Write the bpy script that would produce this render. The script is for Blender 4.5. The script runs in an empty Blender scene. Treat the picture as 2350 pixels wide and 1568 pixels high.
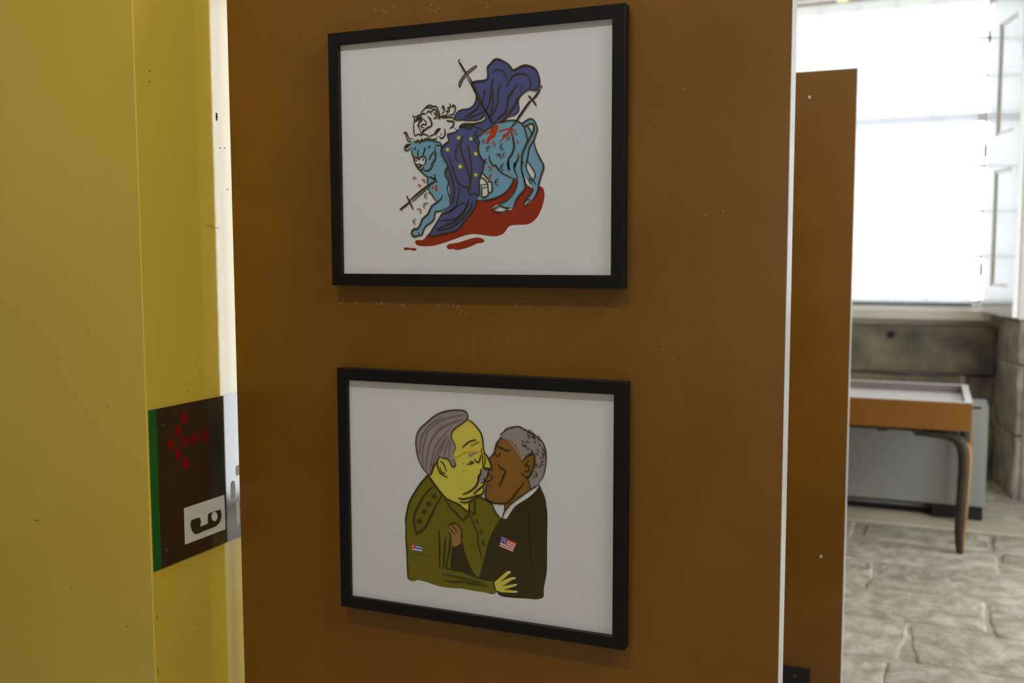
import bpy, bmesh, math, random
from mathutils import Vector, Matrix, noise
from mathutils.geometry import tessellate_polygon
random.seed(7)
scene = bpy.context.scene
COL = scene.collection

# ------------------------------------------------------------------ camera
cam_data = bpy.data.cameras.new('camera')
cam = bpy.data.objects.new('camera', cam_data); COL.objects.link(cam)
RX, FW, UP = Vector((.9211, .3894, -.0024)), Vector((-.3881, .9175, -.0870)), Vector((-.0316, .0811, .9962))
M = Matrix((RX, UP, -FW)).transposed().to_4x4()
M.translation = Vector((.6674, -1.4248, 1.55))
cam.matrix_world = M
cam_data.sensor_width = 36; cam_data.lens = 35.0
cam_data.clip_start = .02; cam_data.clip_end = 100
cam_data.dof.use_dof = True; cam_data.dof.focus_distance = 1.62; cam_data.dof.aperture_fstop = 4.3
scene.camera = cam

# ------------------------------------------------------------------ light
world = bpy.data.worlds.new('overcast_sky'); scene.world = world
world.use_nodes = True
bg = world.node_tree.nodes['Background']
bg.inputs[0].default_value = (.93, .97, 1.0, 1); bg.inputs[1].default_value = 5.0
KEY_LAMP, ROOM_FILL, SIDE_FILL, BACK_FILL = 84.0, 8.0, 43.0, 28.0  # room, side and back are unseen lamps added for fill
def portal(name, loc, sx, sz, rz=0):
    l = bpy.data.lights.new(name, 'AREA'); l.shape = 'RECTANGLE'; l.size = sx; l.size_y = sz
    l.cycles.is_portal = True
    o = bpy.data.objects.new(name, l); COL.objects.link(o)
    o.location = loc; o.rotation_euler = (-math.pi/2, 0, rz)      # rz = 0 faces into the room along -y
portal('window_light', (.095, 6.30, 2.22), 1.7, 2.1)
portal('door_light', (2.42, 3.35, 1.6), 2.0, 3.2, -math.pi/2)
portal('rear_window_light', (.80, -5.18, 1.8), 1.0, 1.2, math.pi)
vs = scene.view_settings
vs.view_transform = 'Standard'; vs.look = 'None'; vs.gamma = 1; vs.exposure = 0.0; vs.use_curve_mapping = False
try:
    scene.cycles.max_bounces = 10; scene.cycles.diffuse_bounces = 5; scene.cycles.transparent_max_bounces = 12
    scene.cycles.sample_clamp_indirect = 4.0; scene.cycles.caustics_reflective = False; scene.cycles.caustics_refractive = False
except Exception: pass

# ------------------------------------------------------------------ helpers
def lin(r, g, b):
    f = lambda c: (c/255/12.92 if c <= 10.31 else ((c/255+.055)/1.055)**2.4)
    return (f(r), f(g), f(b))
def mat(name, col, rough=.5, spec=.5, var=0, vscale=20, bump=0, bscale=80, col2=None, coat=0, coat_rough=.03, detail=4, metallic=0, thr=None):
    m = bpy.data.materials.new(name); m.use_nodes = True
    nt = m.node_tree; b = nt.nodes['Principled BSDF']
    b.inputs['Base Color'].default_value = (*col, 1); b.inputs['Roughness'].default_value = rough
    b.inputs['Specular IOR Level'].default_value = spec; b.inputs['Metallic'].default_value = metallic
    b.inputs['Coat Weight'].default_value = coat; b.inputs['Coat Roughness'].default_value = coat_rough
    tc = nt.nodes.new('ShaderNodeTexCoord')
    if var or col2:
        n = nt.nodes.new('ShaderNodeTexNoise'); n.inputs['Scale'].default_value = vscale; n.inputs['Detail'].default_value = detail
        nt.links.new(tc.outputs['Object'], n.inputs['Vector'])
        r = nt.nodes.new('ShaderNodeValToRGB')
        a, c = (thr or (.3, .7))
        r.color_ramp.elements[0].position = a; r.color_ramp.elements[1].position = c
        c2 = col2 or tuple(min(1, x*(1+var)) for x in col); c1 = col if col2 else tuple(x*(1-var) for x in col)
        r.color_ramp.elements[0].color = (*c1, 1); r.color_ramp.elements[1].color = (*c2, 1)
        nt.links.new(n.outputs['Fac'], r.inputs['Fac']); nt.links.new(r.outputs['Color'], b.inputs['Base Color'])
    if bump:
        n2 = nt.nodes.new('ShaderNodeTexNoise'); n2.inputs['Scale'].default_value = bscale; n2.inputs['Detail'].default_value = 5
        nt.links.new(tc.outputs['Object'], n2.inputs['Vector'])
        bp = nt.nodes.new('ShaderNodeBump'); bp.inputs['Strength'].default_value = bump; bp.inputs['Distance'].default_value = .01
        nt.links.new(n2.outputs['Fac'], bp.inputs['Height']); nt.links.new(bp.outputs['Normal'], b.inputs['Normal'])
    return m
def emission(name, col, s):
    m = bpy.data.materials.new(name); m.use_nodes = True; nt = m.node_tree
    nt.nodes.remove(nt.nodes['Principled BSDF']); e = nt.nodes.new('ShaderNodeEmission')
    e.inputs[0].default_value = (*col, 1); e.inputs[1].default_value = s
    nt.links.new(e.outputs[0], nt.nodes['Material Output'].inputs[0]); return m
def pane_mat(name, tint=(1, 1, 1), rough=.02, ior=1.45):
    m = bpy.data.materials.new(name); m.use_nodes = True; nt = m.node_tree
    nt.nodes.remove(nt.nodes['Principled BSDF'])
    t = nt.nodes.new('ShaderNodeBsdfTransparent'); t.inputs[0].default_value = (*tint, 1)
    g = nt.nodes.new('ShaderNodeBsdfGlossy'); g.inputs['Roughness'].default_value = rough
    lw = nt.nodes.new('ShaderNodeLayerWeight'); lw.inputs[0].default_value = .5      # 'facing' is the same from both sides
    pw = nt.nodes.new('ShaderNodeMath'); pw.operation = 'POWER'; pw.inputs[1].default_value = 5
    f = nt.nodes.new('ShaderNodeMath'); f.operation = 'MULTIPLY_ADD'; f.inputs[1].default_value = .9; f.inputs[2].default_value = .045
    nt.links.new(lw.outputs['Facing'], pw.inputs[0]); nt.links.new(pw.outputs[0], f.inputs[0])
    x = nt.nodes.new('ShaderNodeMixShader')
    nt.links.new(f.outputs[0], x.inputs[0]); nt.links.new(t.outputs[0], x.inputs[1]); nt.links.new(g.outputs[0], x.inputs[2])
    nt.links.new(x.outputs[0], nt.nodes['Material Output'].inputs[0]); return m
def sheer_mat(name, open_, col):
    m = bpy.data.materials.new(name); m.use_nodes = True; nt = m.node_tree
    nt.nodes.remove(nt.nodes['Principled BSDF'])
    t = nt.nodes.new('ShaderNodeBsdfTransparent')
    tr = nt.nodes.new('ShaderNodeBsdfTranslucent'); tr.inputs[0].default_value = (*col, 1)
    d = nt.nodes.new('ShaderNodeBsdfDiffuse'); d.inputs[0].default_value = (*col, 1)
    wv = nt.nodes.new('ShaderNodeTexNoise'); wv.inputs['Scale'].default_value = 60
    a = nt.nodes.new('ShaderNodeMixShader'); a.inputs[0].default_value = .4
    x = nt.nodes.new('ShaderNodeMixShader'); x.inputs[0].default_value = 1-open_
    nt.links.new(tr.outputs[0], a.inputs[1]); nt.links.new(d.outputs[0], a.inputs[2])
    nt.links.new(t.outputs[0], x.inputs[1]); nt.links.new(a.outputs[0], x.inputs[2])
    nt.links.new(x.outputs[0], nt.nodes['Material Output'].inputs[0]); return m

def root_of(o):
    while o.parent: o = o.parent
    return o
def obj(name, bm, m=None, parent=None, smooth=False):
    """link ONE mesh object; bm is in world coordinates"""
    if parent: bmesh.ops.translate(bm, verts=bm.verts, vec=-root_of(parent).location)
    me = bpy.data.meshes.new(name); bm.to_mesh(me); bm.free()
    for k in (m if isinstance(m, (list, tuple)) else [m]):
        if k: me.materials.append(k)
    if smooth: me.polygons.foreach_set('use_smooth', [True]*len(me.polygons))
    o = bpy.data.objects.new(name, me); COL.objects.link(o)
    if parent: o.parent = parent
    return o
def thing(name, label, cat, loc, group=None):
    o = bpy.data.objects.new(name, None); COL.objects.link(o); o.location = loc; o.empty_display_size = .05
    o['label'] = label; o['category'] = cat
    if group: o['group'] = group
    return o
def struct(name, bm, m, parent=None, smooth=False):
    o = obj(name, bm, m, parent, smooth)
    if not parent: o['kind'] = 'structure'
    return o
def box(bm, x0, x1, y0, y1, z0, z1, bevel=0, seg=2):
    r = bmesh.ops.create_cube(bm, size=1)
    for v in r['verts']:
        v.co = Vector((x0+(v.co.x+.5)*(x1-x0), y0+(v.co.y+.5)*(y1-y0), z0+(v.co.z+.5)*(z1-z0)))
    if bevel:
        es = list({e for v in r['verts'] for e in v.link_edges})
        bmesh.ops.bevel(bm, geom=es, offset=bevel, segments=seg, affect='EDGES', profile=.6)
    return bm
def B(*a, **k): return box(bmesh.new(), *a, **k)
def cyl(bm, p, axis, r, h, seg=20, r2=None):
    q = Vector((0, 0, 1)).rotation_difference(Vector(axis)).to_matrix().to_4x4()
    q.translation = Vector(p)+Vector(axis)*h/2
    bmesh.ops.create_cone(bm, cap_ends=True, segments=seg, radius1=r, radius2=(r if r2 is None else r2), depth=h, matrix=q)
    return bm
def prism(bm, pts, z0, z1):
    """vertical prism over a plan polygon"""
    a = [bm.verts.new((x, y, z0)) for x, y in pts]; b = [bm.verts.new((x, y, z1)) for x, y in pts]
    n = len(pts)
    bm.faces.new(a[::-1]); bm.faces.new(b)
    for i in range(n): bm.faces.new((a[i], a[(i+1) % n], b[(i+1) % n], b[i]))
    bmesh.ops.recalc_face_normals(bm, faces=bm.faces)
    return bm
def rough_stone(pts, z0, z1, bev=.015, cuts=4, amp=.008, seed=0, freq=5):
    bm = prism(bmesh.new(), pts, z0, z1)
    bmesh.ops.bevel(bm, geom=bm.edges[:], offset=bev, segments=2, affect='EDGES', profile=.6)
    long_ = [e for e in bm.edges if e.calc_length() > .06]
    bmesh.ops.subdivide_edges(bm, edges=long_, cuts=cuts, use_grid_fill=True)
    for v in bm.verts:
        s = v.co*freq+Vector((seed*3.1, seed*1.7, 0))
        v.co += amp*(noise.noise_vector(s)+.5*noise.noise_vector(s*2.7))
    return bm
def sweep(bm, path, radii, seg=10, flat=1.0):
    """tube along points, elliptical section, tapering radii"""
    path = [Vector(p) for p in path]; rings = []
    up = Vector((0, 1, 0))
    for i, p in enumerate(path):
        t = (path[min(i+1, len(path)-1)]-path[max(i-1, 0)]).normalized()
        u = t.cross(up)
        if u.length < 1e-3: u = t.cross(Vector((1, 0, 0)))
        u.normalize(); w = t.cross(u).normalized()
        rings.append([bm.verts.new(p+radii[i]*(math.cos(a)*u+math.sin(a)*flat*w)) for a in [2*math.pi*k/seg for k in range(seg)]])
    for a, b in zip(rings, rings[1:]):
        for k in range(seg): bm.faces.new((a[k], a[(k+1) % seg], b[(k+1) % seg], b[k]))
    bm.faces.new(rings[0][::-1]); bm.faces.new(rings[-1])
    bmesh.ops.recalc_face_normals(bm, faces=bm.faces)
    return bm
def spline(pts, n=3, closed=False):
    k = len(pts); out = []
    if k < 3: return [Vector(p) for p in pts]
    P = [Vector(p) for p in pts]
    g = (lambda i: P[i % k]) if closed else (lambda i: P[max(0, min(k-1, i))])
    for i in range(k if closed else k-1):
        a, b, c, d = g(i-1), g(i), g(i+1), g(i+2)
        for s in range(n):
            t = s/n
            out.append(.5*((2*b)+(c-a)*t+(2*a-5*b+4*c-d)*t*t+(3*b-a-3*c+d)*t**3))
    if not closed: out.append(P[-1])
    return out

# ------------------------------------------------------------------ materials
def albedo(r, g, b, white=(172, 171, 167), w=.80):
    c = lin(r, g, b); p = lin(*white)
    return tuple(min(.85, max(.004, w*x/y)) for x, y in zip(c, p))
M_yellow = mat('yellow_enamel', (.64, .46, .05), rough=.10, spec=1.0, coat=.8, coat_rough=.10, var=.03, vscale=3, bump=.012, bscale=60)
M_panel = mat('orange_brown_board', (.19, .077, .003), rough=.34, spec=.5, var=.10, vscale=6, detail=8, bump=.03, bscale=250)
M_edge = mat('white_edge_banding', (.78, .78, .76), rough=.22, spec=.6, var=.03)
M_scuff = mat('pale_scuff', (.33, .215, .105), rough=.6, var=.2, vscale=200)
M_dark = mat('black_steel', (.012, .011, .014), rough=.45, spec=.4, var=.1)
M_frame = mat('black_frame_lacquer', (.0065, .0064, .0062), rough=.42, spec=.22, var=.12, vscale=80, bump=.02, bscale=300)
M_paper = mat('white_paper', (.80, .79, .765), rough=.85, spec=.15, var=.012, vscale=120)
M_glass = pane_mat('frame_glazing', rough=.03)
M_cream = mat('cream_plaster', (.62, .58, .48), rough=.75, var=.05, vscale=2, bump=.05)
M_white = mat('white_gloss_paint', (.86, .86, .85), rough=.10, spec=.8, var=.02, coat=1.0, coat_rough=.06)
M_cream_gloss = mat('cream_gloss_paint', (.80, .77, .68), rough=.25, var=.03)
M_pane = pane_mat('window_glass', rough=.0)
M_sheer = sheer_mat('white_sheer_fabric', .10, (.60, .62, .65))
M_stone = mat('dark_granite', (.10, .094, .078), rough=.9, col2=(.31, .275, .175), vscale=4.5, detail=8, bump=.5, bscale=40)
M_stone2 = mat('pale_granite', (.30, .29, .26), rough=.9, col2=(.48, .46, .41), vscale=8, detail=8, bump=.5, bscale=40)
M_jamb = mat('jamb_granite', (.21, .20, .17), rough=.9, col2=(.46, .43, .35), vscale=8, detail=8, bump=.5, bscale=40)
M_flag = mat('floor_granite', (.30, .275, .20), rough=.62, col2=(.54, .515, .43), vscale=11, detail=12, bump=1.0, bscale=26, thr=(.30, .62))
M_mortar = mat('floor_mortar', (.29, .265, .20), rough=.9, col2=(.50, .475, .40), vscale=14, detail=8, bump=.4, bscale=50)
M_band = mat('cream_floor_band', (.56, .50, .36), rough=.6, var=.08, vscale=5)
M_table = mat('orange_table_board', (.225, .086, .007), rough=.4, var=.08, vscale=5)
M_tabletop = mat('white_laminate', (.70, .68, .62), rough=.3, var=.02)
M_mauve = mat('case_inner_lining', (.24, .19, .185), rough=.6, var=.05)
M_leg = mat('dark_bent_wood', (.028, .024, .016), rough=.5, spec=.3, col2=(.055, .043, .024), vscale=10)
M_leg_lit = mat('lit_leg_side', (.32, .17, .04), rough=.4, var=.2, vscale=12)  # orange of the leg's lit side, put into the colour
M_heater = mat('grey_enamel', (.275, .28, .25), rough=.45, var=.03)
M_pipe = mat('grey_pipe', (.2, .2, .21), rough=.4, var=.05)
M_sign = mat('brown_sign_gloss', (.022, .014, .0075), rough=.08, spec=1.0, coat=1.0, coat_rough=.08, var=.05)
M_green = mat('green_sign_strip', (.010, .105, .014), rough=.12, var=.05)
M_red = mat('red_sign_dot', (.17, .003, .004), rough=.2, var=.05)
M_label = mat('pale_sign_label', (.66, .61, .50), rough=.3, var=.02)
M_letter = mat('brown_letter', (.035, .023, .010), rough=.3, var=.04)
M_lettering = mat('beige_matt_lettering', (.55, .50, .42), rough=.6, spec=.2, var=.03)
M_screw = mat('dull_screw', (.12, .11, .09), rough=.4, metallic=.6, var=.1)
M_lampbody = mat('white_lamp_body', (.75, .75, .75), rough=.4, var=.02)
M_key = emission('lamp_diffuser', (.97, .99, 1.0), KEY_LAMP)
M_room_fill = emission('room_fill_diffuser', (1.0, .97, .92), ROOM_FILL)
M_side_fill = emission('side_fill_diffuser', (.93, .98, 1.08), SIDE_FILL)
M_back_fill = emission('back_fill_diffuser', (1.0, .98, .94), BACK_FILL)
M_warm = emission('warm_spot_lens', (1.0, .82, .42), 1.4)

DOTS= [(-0.1009, 1.2747), (-0.1171, 1.2534), (-0.1344, 1.2341), (-0.0996, 1.2354), (-0.0746, 1.2354), (-0.0479, 1.2357), (-0.1173, 1.216), (-0.0998, 1.1965)]
LABEL= [(-0.1079, 1.1203), (-0.0027, 1.1197), (-0.0022, 1.0563), (-0.1082, 1.0568)]
GL= [(-0.0909, 1.0954), (-0.0731, 1.0954), (-0.0692, 1.0934), (-0.0669, 1.088), (-0.0682, 1.0828), (-0.0698, 1.079), (-0.0679, 1.0782), (-0.0537, 1.0784), (-0.0491, 1.0793), (-0.0492, 1.087), (-0.0484, 1.0938), (-0.0458, 1.0963), (-0.0155, 1.096), (-0.0136, 1.0924), (-0.0123, 1.0849), (-0.0142, 1.0783), (-0.0187, 1.0723), (-0.0272, 1.0685), (-0.0356, 1.0681), (-0.0541, 1.0684), (-0.0723, 1.0676), (-0.0803, 1.0679), (-0.0861, 1.0712), (-0.0907, 1.0769), (-0.0933, 1.0844), (-0.093, 1.0911)]
HOLE= [(-0.0227, 1.085), (-0.0237, 1.0814), (-0.0262, 1.079), (-0.0296, 1.0781), (-0.0334, 1.0791), (-0.0367, 1.0816), (-0.0389, 1.0852), (-0.0396, 1.0892), (-0.0386, 1.0928), (-0.0361, 1.0952), (-0.0327, 1.0961), (-0.0289, 1.0952), (-0.0256, 1.0926), (-0.0233, 1.089)]
BARS= [[(0.0307, 1.1663), (0.0428, 1.1662), (0.042, 1.1465), (0.0307, 1.1477)], [(0.0162, 1.1404), (0.0296, 1.1398), (0.0261, 1.1057), (0.0149, 1.1071)], [(0.028, 1.1006), (0.0394, 1.0996), (0.0369, 1.0551), (0.0276, 1.0559)]]
SCREW= [(-0.1518, 1.2711), (-0.1513, 1.06)]
SPECK= [(-0.2484, 1.471), (-0.2144, 1.4694), (-0.1727, 1.4737), (-0.1686, 1.4687), (-0.1319, 1.4651), (-0.1238, 1.4688), (-0.0586, 1.4734), (-0.0563, 1.4686), (-0.0369, 1.4703), (-0.0215, 1.4602), (0.1548, 1.4736), (0.076, 1.4743), (0.1029, 1.4841), (0.2238, 1.4748), (0.304, 1.4232), (0.3048, 1.4174), (0.3042, 1.4103), (0.3225, 1.3982), (0.3684, 1.4069), (0.3902, 1.6104), (0.3318, 1.7839), (0.3159, 1.791), (-0.3716, 1.7936), (-0.1731, 1.9441), (-0.1572, 1.9371), (-0.1411, 1.9451), (-0.0786, 1.9364), (-0.0633, 1.9323), (0.0264, 1.9302), (0.0567, 1.4201), (0.2878, 1.0764), (0.3012, 1.0747), (0.3655, 1.6047), (0.0574, 1.4174)]
SPECKW= [(-0.151, 1.8448), (-0.1518, 1.8275), (0.0095, 1.7948), (0.0093, 1.7902), (0.0165, 1.7388), (0.0283, 1.7399), (0.0336, 1.6673), (-0.0183, 1.6017), (-0.0012, 1.5983), (-0.1751, 0.9518), (-0.1783, 0.8604), (-0.0808, 0.8933), (-0.0862, 1.3195)]

# ------------------------------------------------------------------ room shell
XW, YC = -.5014, -.184
struct('floor', B(-4.2, 2.5, -5.2, 6.6, -.20, -.0025), M_mortar)
floor = bpy.data.objects['floor']
struct('ceiling', B(-4.2, 2.5, -5.2, 6.6, 4.1, 4.25), M_cream)
wl = struct('wall_left', prism(bmesh.new(), [(-4.0, YC), (XW-.0015, YC), (XW, YC+.0015), (XW, .46), (-4.0, .46)], -.012, 4.1), M_yellow)
struct('wall_outer', B(-4.2, -4.0, -5.2, 6.6, -.012, 4.1), M_cream)
bm = bmesh.new()
box(bm, 2.2, 2.45, -5.2, 2.4, -.012, 4.1); box(bm, 2.2, 2.45, 4.3, 6.36, -.012, 4.1); box(bm, 2.2, 2.45, 2.4, 4.3, 3.2, 4.1)
struct('wall_right', bm, M_cream)
bm = bmesh.new()
box(bm, -4.0, .30, -5.2, -5.0, -.012, 4.1); box(bm, 1.30, 2.2, -5.2, -5.0, -.012, 4.1); box(bm, .30, 1.30, -5.2, -5.0, -.012, 1.2); box(bm, .30, 1.30, -5.2, -5.0, 2.4, 4.1)
struct('wall_front', bm, M_cream)
bm = bmesh.new()
YB, YN, YO = 5.514, 6.09, 6.36
prism(bm, [(-4.0, YB), (-.977, YB), (-.887, YN), (-.887, YO), (-4.0, YO)], -.012, 4.1)
prism(bm, [(1.215, YB+.03), (2.2, YB+.03), (2.2, YO), (1.12, YO), (1.12, YN+.02)], -.012, 4.1)
box(bm, -.977, 1.30, YB, YO, 3.262, 4.1)
box(bm, -.9, 1.14, YN+.03, YO, -.012, 1.12)
wb = struct('wall_back', bm, M_cream)
# dark granite blocks of the window bay
def stone(parent, pts, z0, z1, m, seed, **k):
    o = obj('stone', rough_stone(pts, z0, z1, seed=seed, **k), m, parent, smooth=True)
    return o
q = .012
for i, (x0, x1, z0, z1, dy) in enumerate(((-.885, 1.082, .715, 1.055, .02), (-.885, -.30, .37, .705, 0), (-.29, .865, .37, .70, .01), (.89, 1.084, .37, .71, -.01), (-.885, .2, -.01, .36, 0), (.21, 1.084, -.01, .36, .01))):
    stone(wb, [(x0+q, YN-.03-dy), (x1-q, YN-.03-dy), (x1-q, YN+.06), (x0+q, YN+.06)], z0, z1, M_stone, i, bev=.03 if i == 0 else .02, amp=.012)
def jamb(t): return (1.077+t*.09, YN-.0+t*(YB-YN))
for i, (z0, z1) in enumerate(((-.01, .402), (.404, .848), (.850, 1.13), (1.132, 1.9), (1.902, 2.6), (2.602, 3.24))):
    a, b = jamb(0), jamb(1)
    stone(wb, [a, (a[0]+.11, a[1]+.01), (b[0]+.10, b[1]+.02), (b[0]+.02, b[1]), b], z0, z1, M_jamb, 20+i, amp=.009, bev=.010)
for r, (z0, z1) in enumerate(((-.01, .36), (.37, .85), (.86, 1.30), (1.31, 1.9), (1.91, 2.6), (2.61, 3.3))):
    xs = [1.20, 1.62+.12*(r % 2), 2.195]
    for j in range(len(xs)-1):
        stone(wb, [(xs[j]+.008, YB-.012), (xs[j+1]-.008, YB-.012), (xs[j+1]-.008, YB+.07), (xs[j]+.008, YB+.07)], z0, z1, M_stone2, 40+r*5+j, cuts=3)
obj('stone', cyl(bmesh.new(), (.407, YN-.066, .985), (0, -1, 0), .022, .006, 14), M_dark, wb).name = 'drill_hole'

# flagstones, each its own part of the floor
rows = [.55, 1.0, 1.5, 2.0, 2.50, 2.97, 3.38, 3.80, 4.20, 4.585]
joints = [[-.9, .0, .9, 1.8, 2.18], [-.6, .3, 1.2, 2.18], [-.9, .1, .8, 1.5, 2.18], [-.5, .55, 1.45, 2.18], [-.4, .62, 1.5, 2.18], [-.7, .02, .93, 1.6, 2.18], [-.5, .43, 1.30, 2.18], [-.8, .22, 1.02, 2.18], [-.6, .33, .98, 1.6, 2.18]]
sd = 100
for r in range(len(rows)-1):
    y0, y1 = rows[r], rows[r+1]
    for a, b in zip(joints[r], joints[r][1:]):
        sd += 1; rr = random.Random(sd); j = lambda: rr.uniform(-.028, .028)
        g = .013
        wob = lambda x: .03*math.sin(x*2.1+r*1.7)
        pts = [(a+g+j(), y0+g+wob(a)+j()), ((a+b)/2, y0+g+wob((a+b)/2)+j()), (b-g+j(), y0+g+wob(b)+j()), (b-g+j(), y1-g+.03*math.sin(b*2.1+(r+1)*1.7)+j()), ((a+b)/2, y1-g+.03*math.sin((a+b)*1.05+(r+1)*1.7)+j()), (a+g+j(), y1-g+.03*math.sin(a*2.1+(r+1)*1.7)+j())]
        o = obj('stone', rough_stone(pts, -.05, .004+rr.uniform(-.003, .003), bev=.016, cuts=7, amp=.010, seed=sd, freq=8), M_flag, floor, smooth=True)
band = struct('trim_1', B(-1.2, 2.19, 4.60, 4.915, -.05, .006, bevel=.004), M_band)
for k, (a, b, y0, y1) in enumerate(((-.9, .05, 4.93, 5.46), (.06, .82, 4.93, 5.46), (.83, 1.24, 4.93, 5.44), (1.25, 2.18, 4.93, 5.47), (-.86, .1, 5.47, 6.04), (.11, .84, 5.47, 6.04), (.85, 1.08, 5.47, 6.04))):
    obj('stone', rough_stone([(a+.01, y0+.01), (b-.01, y0+.01), (b-.01, y1-.01), (a+.01, y1-.01)], -.05, .003, bev=.014, cuts=5, amp=.006, seed=300+k, freq=9), M_flag, floor, smooth=True)

# small chips in the yellow paint
M_chip = mat('paint_chip', (.16, .11, .03), rough=.8, var=.2)
bm = bmesh.new()
for k, (y, z) in enumerate(SPECKW):
    rr = random.Random(k); w, h = (.0022, .0045) if k in (2, 3) else (.0016, .001)
    if k in (7, 8): w, h = .009, .0005
    if k in (9, 10): w, h = .001, .004
    box(bm, XW-.0002, XW+.00025, y-w, y+w, z-h, z+h)
obj('paint_chips', bm, M_chip, wl)['kind'] = 'stuff'
bm = bmesh.new()
for x, z, w, h in ((-.755, 1.092, .006, .0007), (-.62, 1.42, .001, .001), (-.585, 1.3, .0008, .001), (-.68, .98, .001, .001), (-.60, 1.50, .001, .0007), (-.56, .93, .0009, .0012)):
    box(bm, x-w, x+w, YC-.0002, YC+.001, z-h, z+h)
obj('paint_chips', bm, M_chip, wl)['kind'] = 'stuff'

# ------------------------------------------------------------------ window_1: sash window in the bay
WX0, WX1, WZ0, WZ1 = -.75, .955, 1.178, 3.262
win = struct('window_1', B(WX0-.13, WX1+.13, YN+.0, YO-.0, WZ0-.05, WZ0-.001), M_cream_gloss)
def wpart(name, *a, m=M_white, bevel=.003): return obj(name, B(*a, bevel=bevel), m, win)
wpart('window_sill', WX0-.1, WX1+.085, YN-.055, YN+.08, WZ0-.086, WZ0-.012, m=M_cream_gloss, bevel=.012)
YF = YN+.10
wpart('frame', WX0-.13, WX0, YF, YF+.07, WZ0, WZ1); wpart('frame', WX1, WX1+.13, YF, YF+.07, WZ0, WZ1)
wpart('frame', WX0, WX1, YF, YF+.07, WZ0, WZ0+.05); wpart('frame', WX0, WX1, YF, YF+.07, WZ1-.014, WZ1-.001)
wpart('sash_rail', WX0, WX1, YF-.005, YF+.06, 2.45, 2.51)
vx = [-.395, -.14, .115, .37, .625]; hz = [1.53, 1.84, 2.15, 2.76, 3.01]
for x in vx: wpart('glazing_bar', x-.012, x+.012, YF+.01, YF+.045, WZ0+.05, WZ1-.014, bevel=0)
xs = [WX0]+vx+[WX1]
for z in hz: wpart('glazing_bar', WX0, WX1, YF+.012, YF+.043, z-.012, z+.012, bevel=0)
zs = [WZ0+.05, 1.53, 1.84, 2.15, 2.48, 2.76, 3.01, WZ1-.014]
for i in range(len(xs)-1):
    for j in range(len(zs)-1):
        bm = bmesh.new(); bmesh.ops.create_grid(bm, x_segments=1, y_segments=1, size=.5)
        for v in bm.verts: v.co = Vector((xs[i]+(v.co.x+.5)*(xs[i+1]-xs[i]), YF+.028, zs[j]+(v.co.y+.5)*(zs[j+1]-zs[j])))
        obj('pane', bm, M_pane, win)
# soffit mouldings over the bay
tr = struct('trim_2', B(-.98, 1.21, 5.88, YN+.03, 3.244, 3.262, bevel=.006), M_cream_gloss)
for y0, y1, z in ((5.80, 5.84, 3.235), (5.62, 5.68, 3.23), (5.515, 5.56, 3.21)):
    obj('moulding', B(-.98, 1.21, y0, y1, z, 3.262, bevel=.008), M_cream_gloss, tr)
spot = thing('recessed_spot_light', 'small warm recessed spot in the cream soffit over the bright window', 'lamp', (.045, 5.76, 3.262))
obj('rim', cyl(bmesh.new(), (.045, 5.76, 3.246), (0, 0, 1), .045, .016, 24), M_cream_gloss, spot)
obj('lens', cyl(bmesh.new(), (.045, 5.76, 3.242), (0, 0, 1), .034, .005, 24), M_warm, spot)

blind = thing('window_blind', 'sheer white roller blind drawn down over the bright sash window', 'blind', (.09, YN+.05, 3.2))
bm = bmesh.new(); bmesh.ops.create_grid(bm, x_segments=40, y_segments=8, size=.5)
for v in bm.verts:
    x = WX0+.01+(v.co.x+.5)*(WX1-WX0-.055)
    v.co = Vector((x, YN+.05+.002*math.sin(x*30), WZ0+.03+(v.co.y+.5)*(3.250-WZ0-.03)))
obj('fabric', bm, M_sheer, blind, smooth=True)
obj('bottom_bar', B(WX0+.005, WX1-.04, YN+.043, YN+.057, WZ0+.006, WZ0+.03, bevel=.003), M_pipe, blind)
obj('head_rail', B(WX0+.005, WX1-.04, YN+.04, YN+.06, 3.250, 3.260, bevel=.002), M_white, blind)

# door_1: glazed double door in the right wall, out of frame; its light rakes the floor and mirrors in the enamel
dr = struct('door_1', B(2.30, 2.36, 2.40, 2.47, 0, 3.2), M_white)
for y0, y1, z0, z1 in ((4.23, 4.30, 0, 3.2), (2.47, 4.23, 3.12, 3.2), (2.47, 4.23, 0, .06), (3.32, 3.38, .06, 3.12)):
    obj('frame', B(2.30, 2.36, y0, y1, z0, z1), M_white, dr)
def pane_x(x, y0, y1, z0, z1, par):
    bm = bmesh.new(); bmesh.ops.create_grid(bm, x_segments=1, y_segments=1, size=.5)
    for v in bm.verts: v.co = Vector((x, y0+(v.co.x+.5)*(y1-y0), z0+(v.co.y+.5)*(z1-z0)))
    return obj('pane', bm, M_pane, par)
pane_x(2.33, 2.47, 3.32, .06, 3.12, dr); pane_x(2.33, 3.38, 4.23, .06, 3.12, dr)
# window_2: small window in the wall behind the camera
w2 = struct('window_2', B(.30, 1.30, -5.14, -5.08, 1.2, 1.26), M_white)
for x0, x1, z0, z1 in ((.30, .36, 1.26, 2.4), (1.24, 1.30, 1.26, 2.4), (.36, 1.24, 2.34, 2.4), (.78, .82, 1.26, 2.34)):
    obj('frame', B(x0, x1, -5.14, -5.08, z0, z1), M_white, w2)
for x0, x1 in ((.36, .78), (.82, 1.24)):
    bm = bmesh.new(); bmesh.ops.create_grid(bm, x_segments=1, y_segments=1, size=.5)
    for v in bm.verts: v.co = Vector((x0+(v.co.x+.5)*(x1-x0), -5.11, 1.26+(v.co.y+.5)*1.08))
    obj('pane', bm, M_pane, w2)

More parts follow.
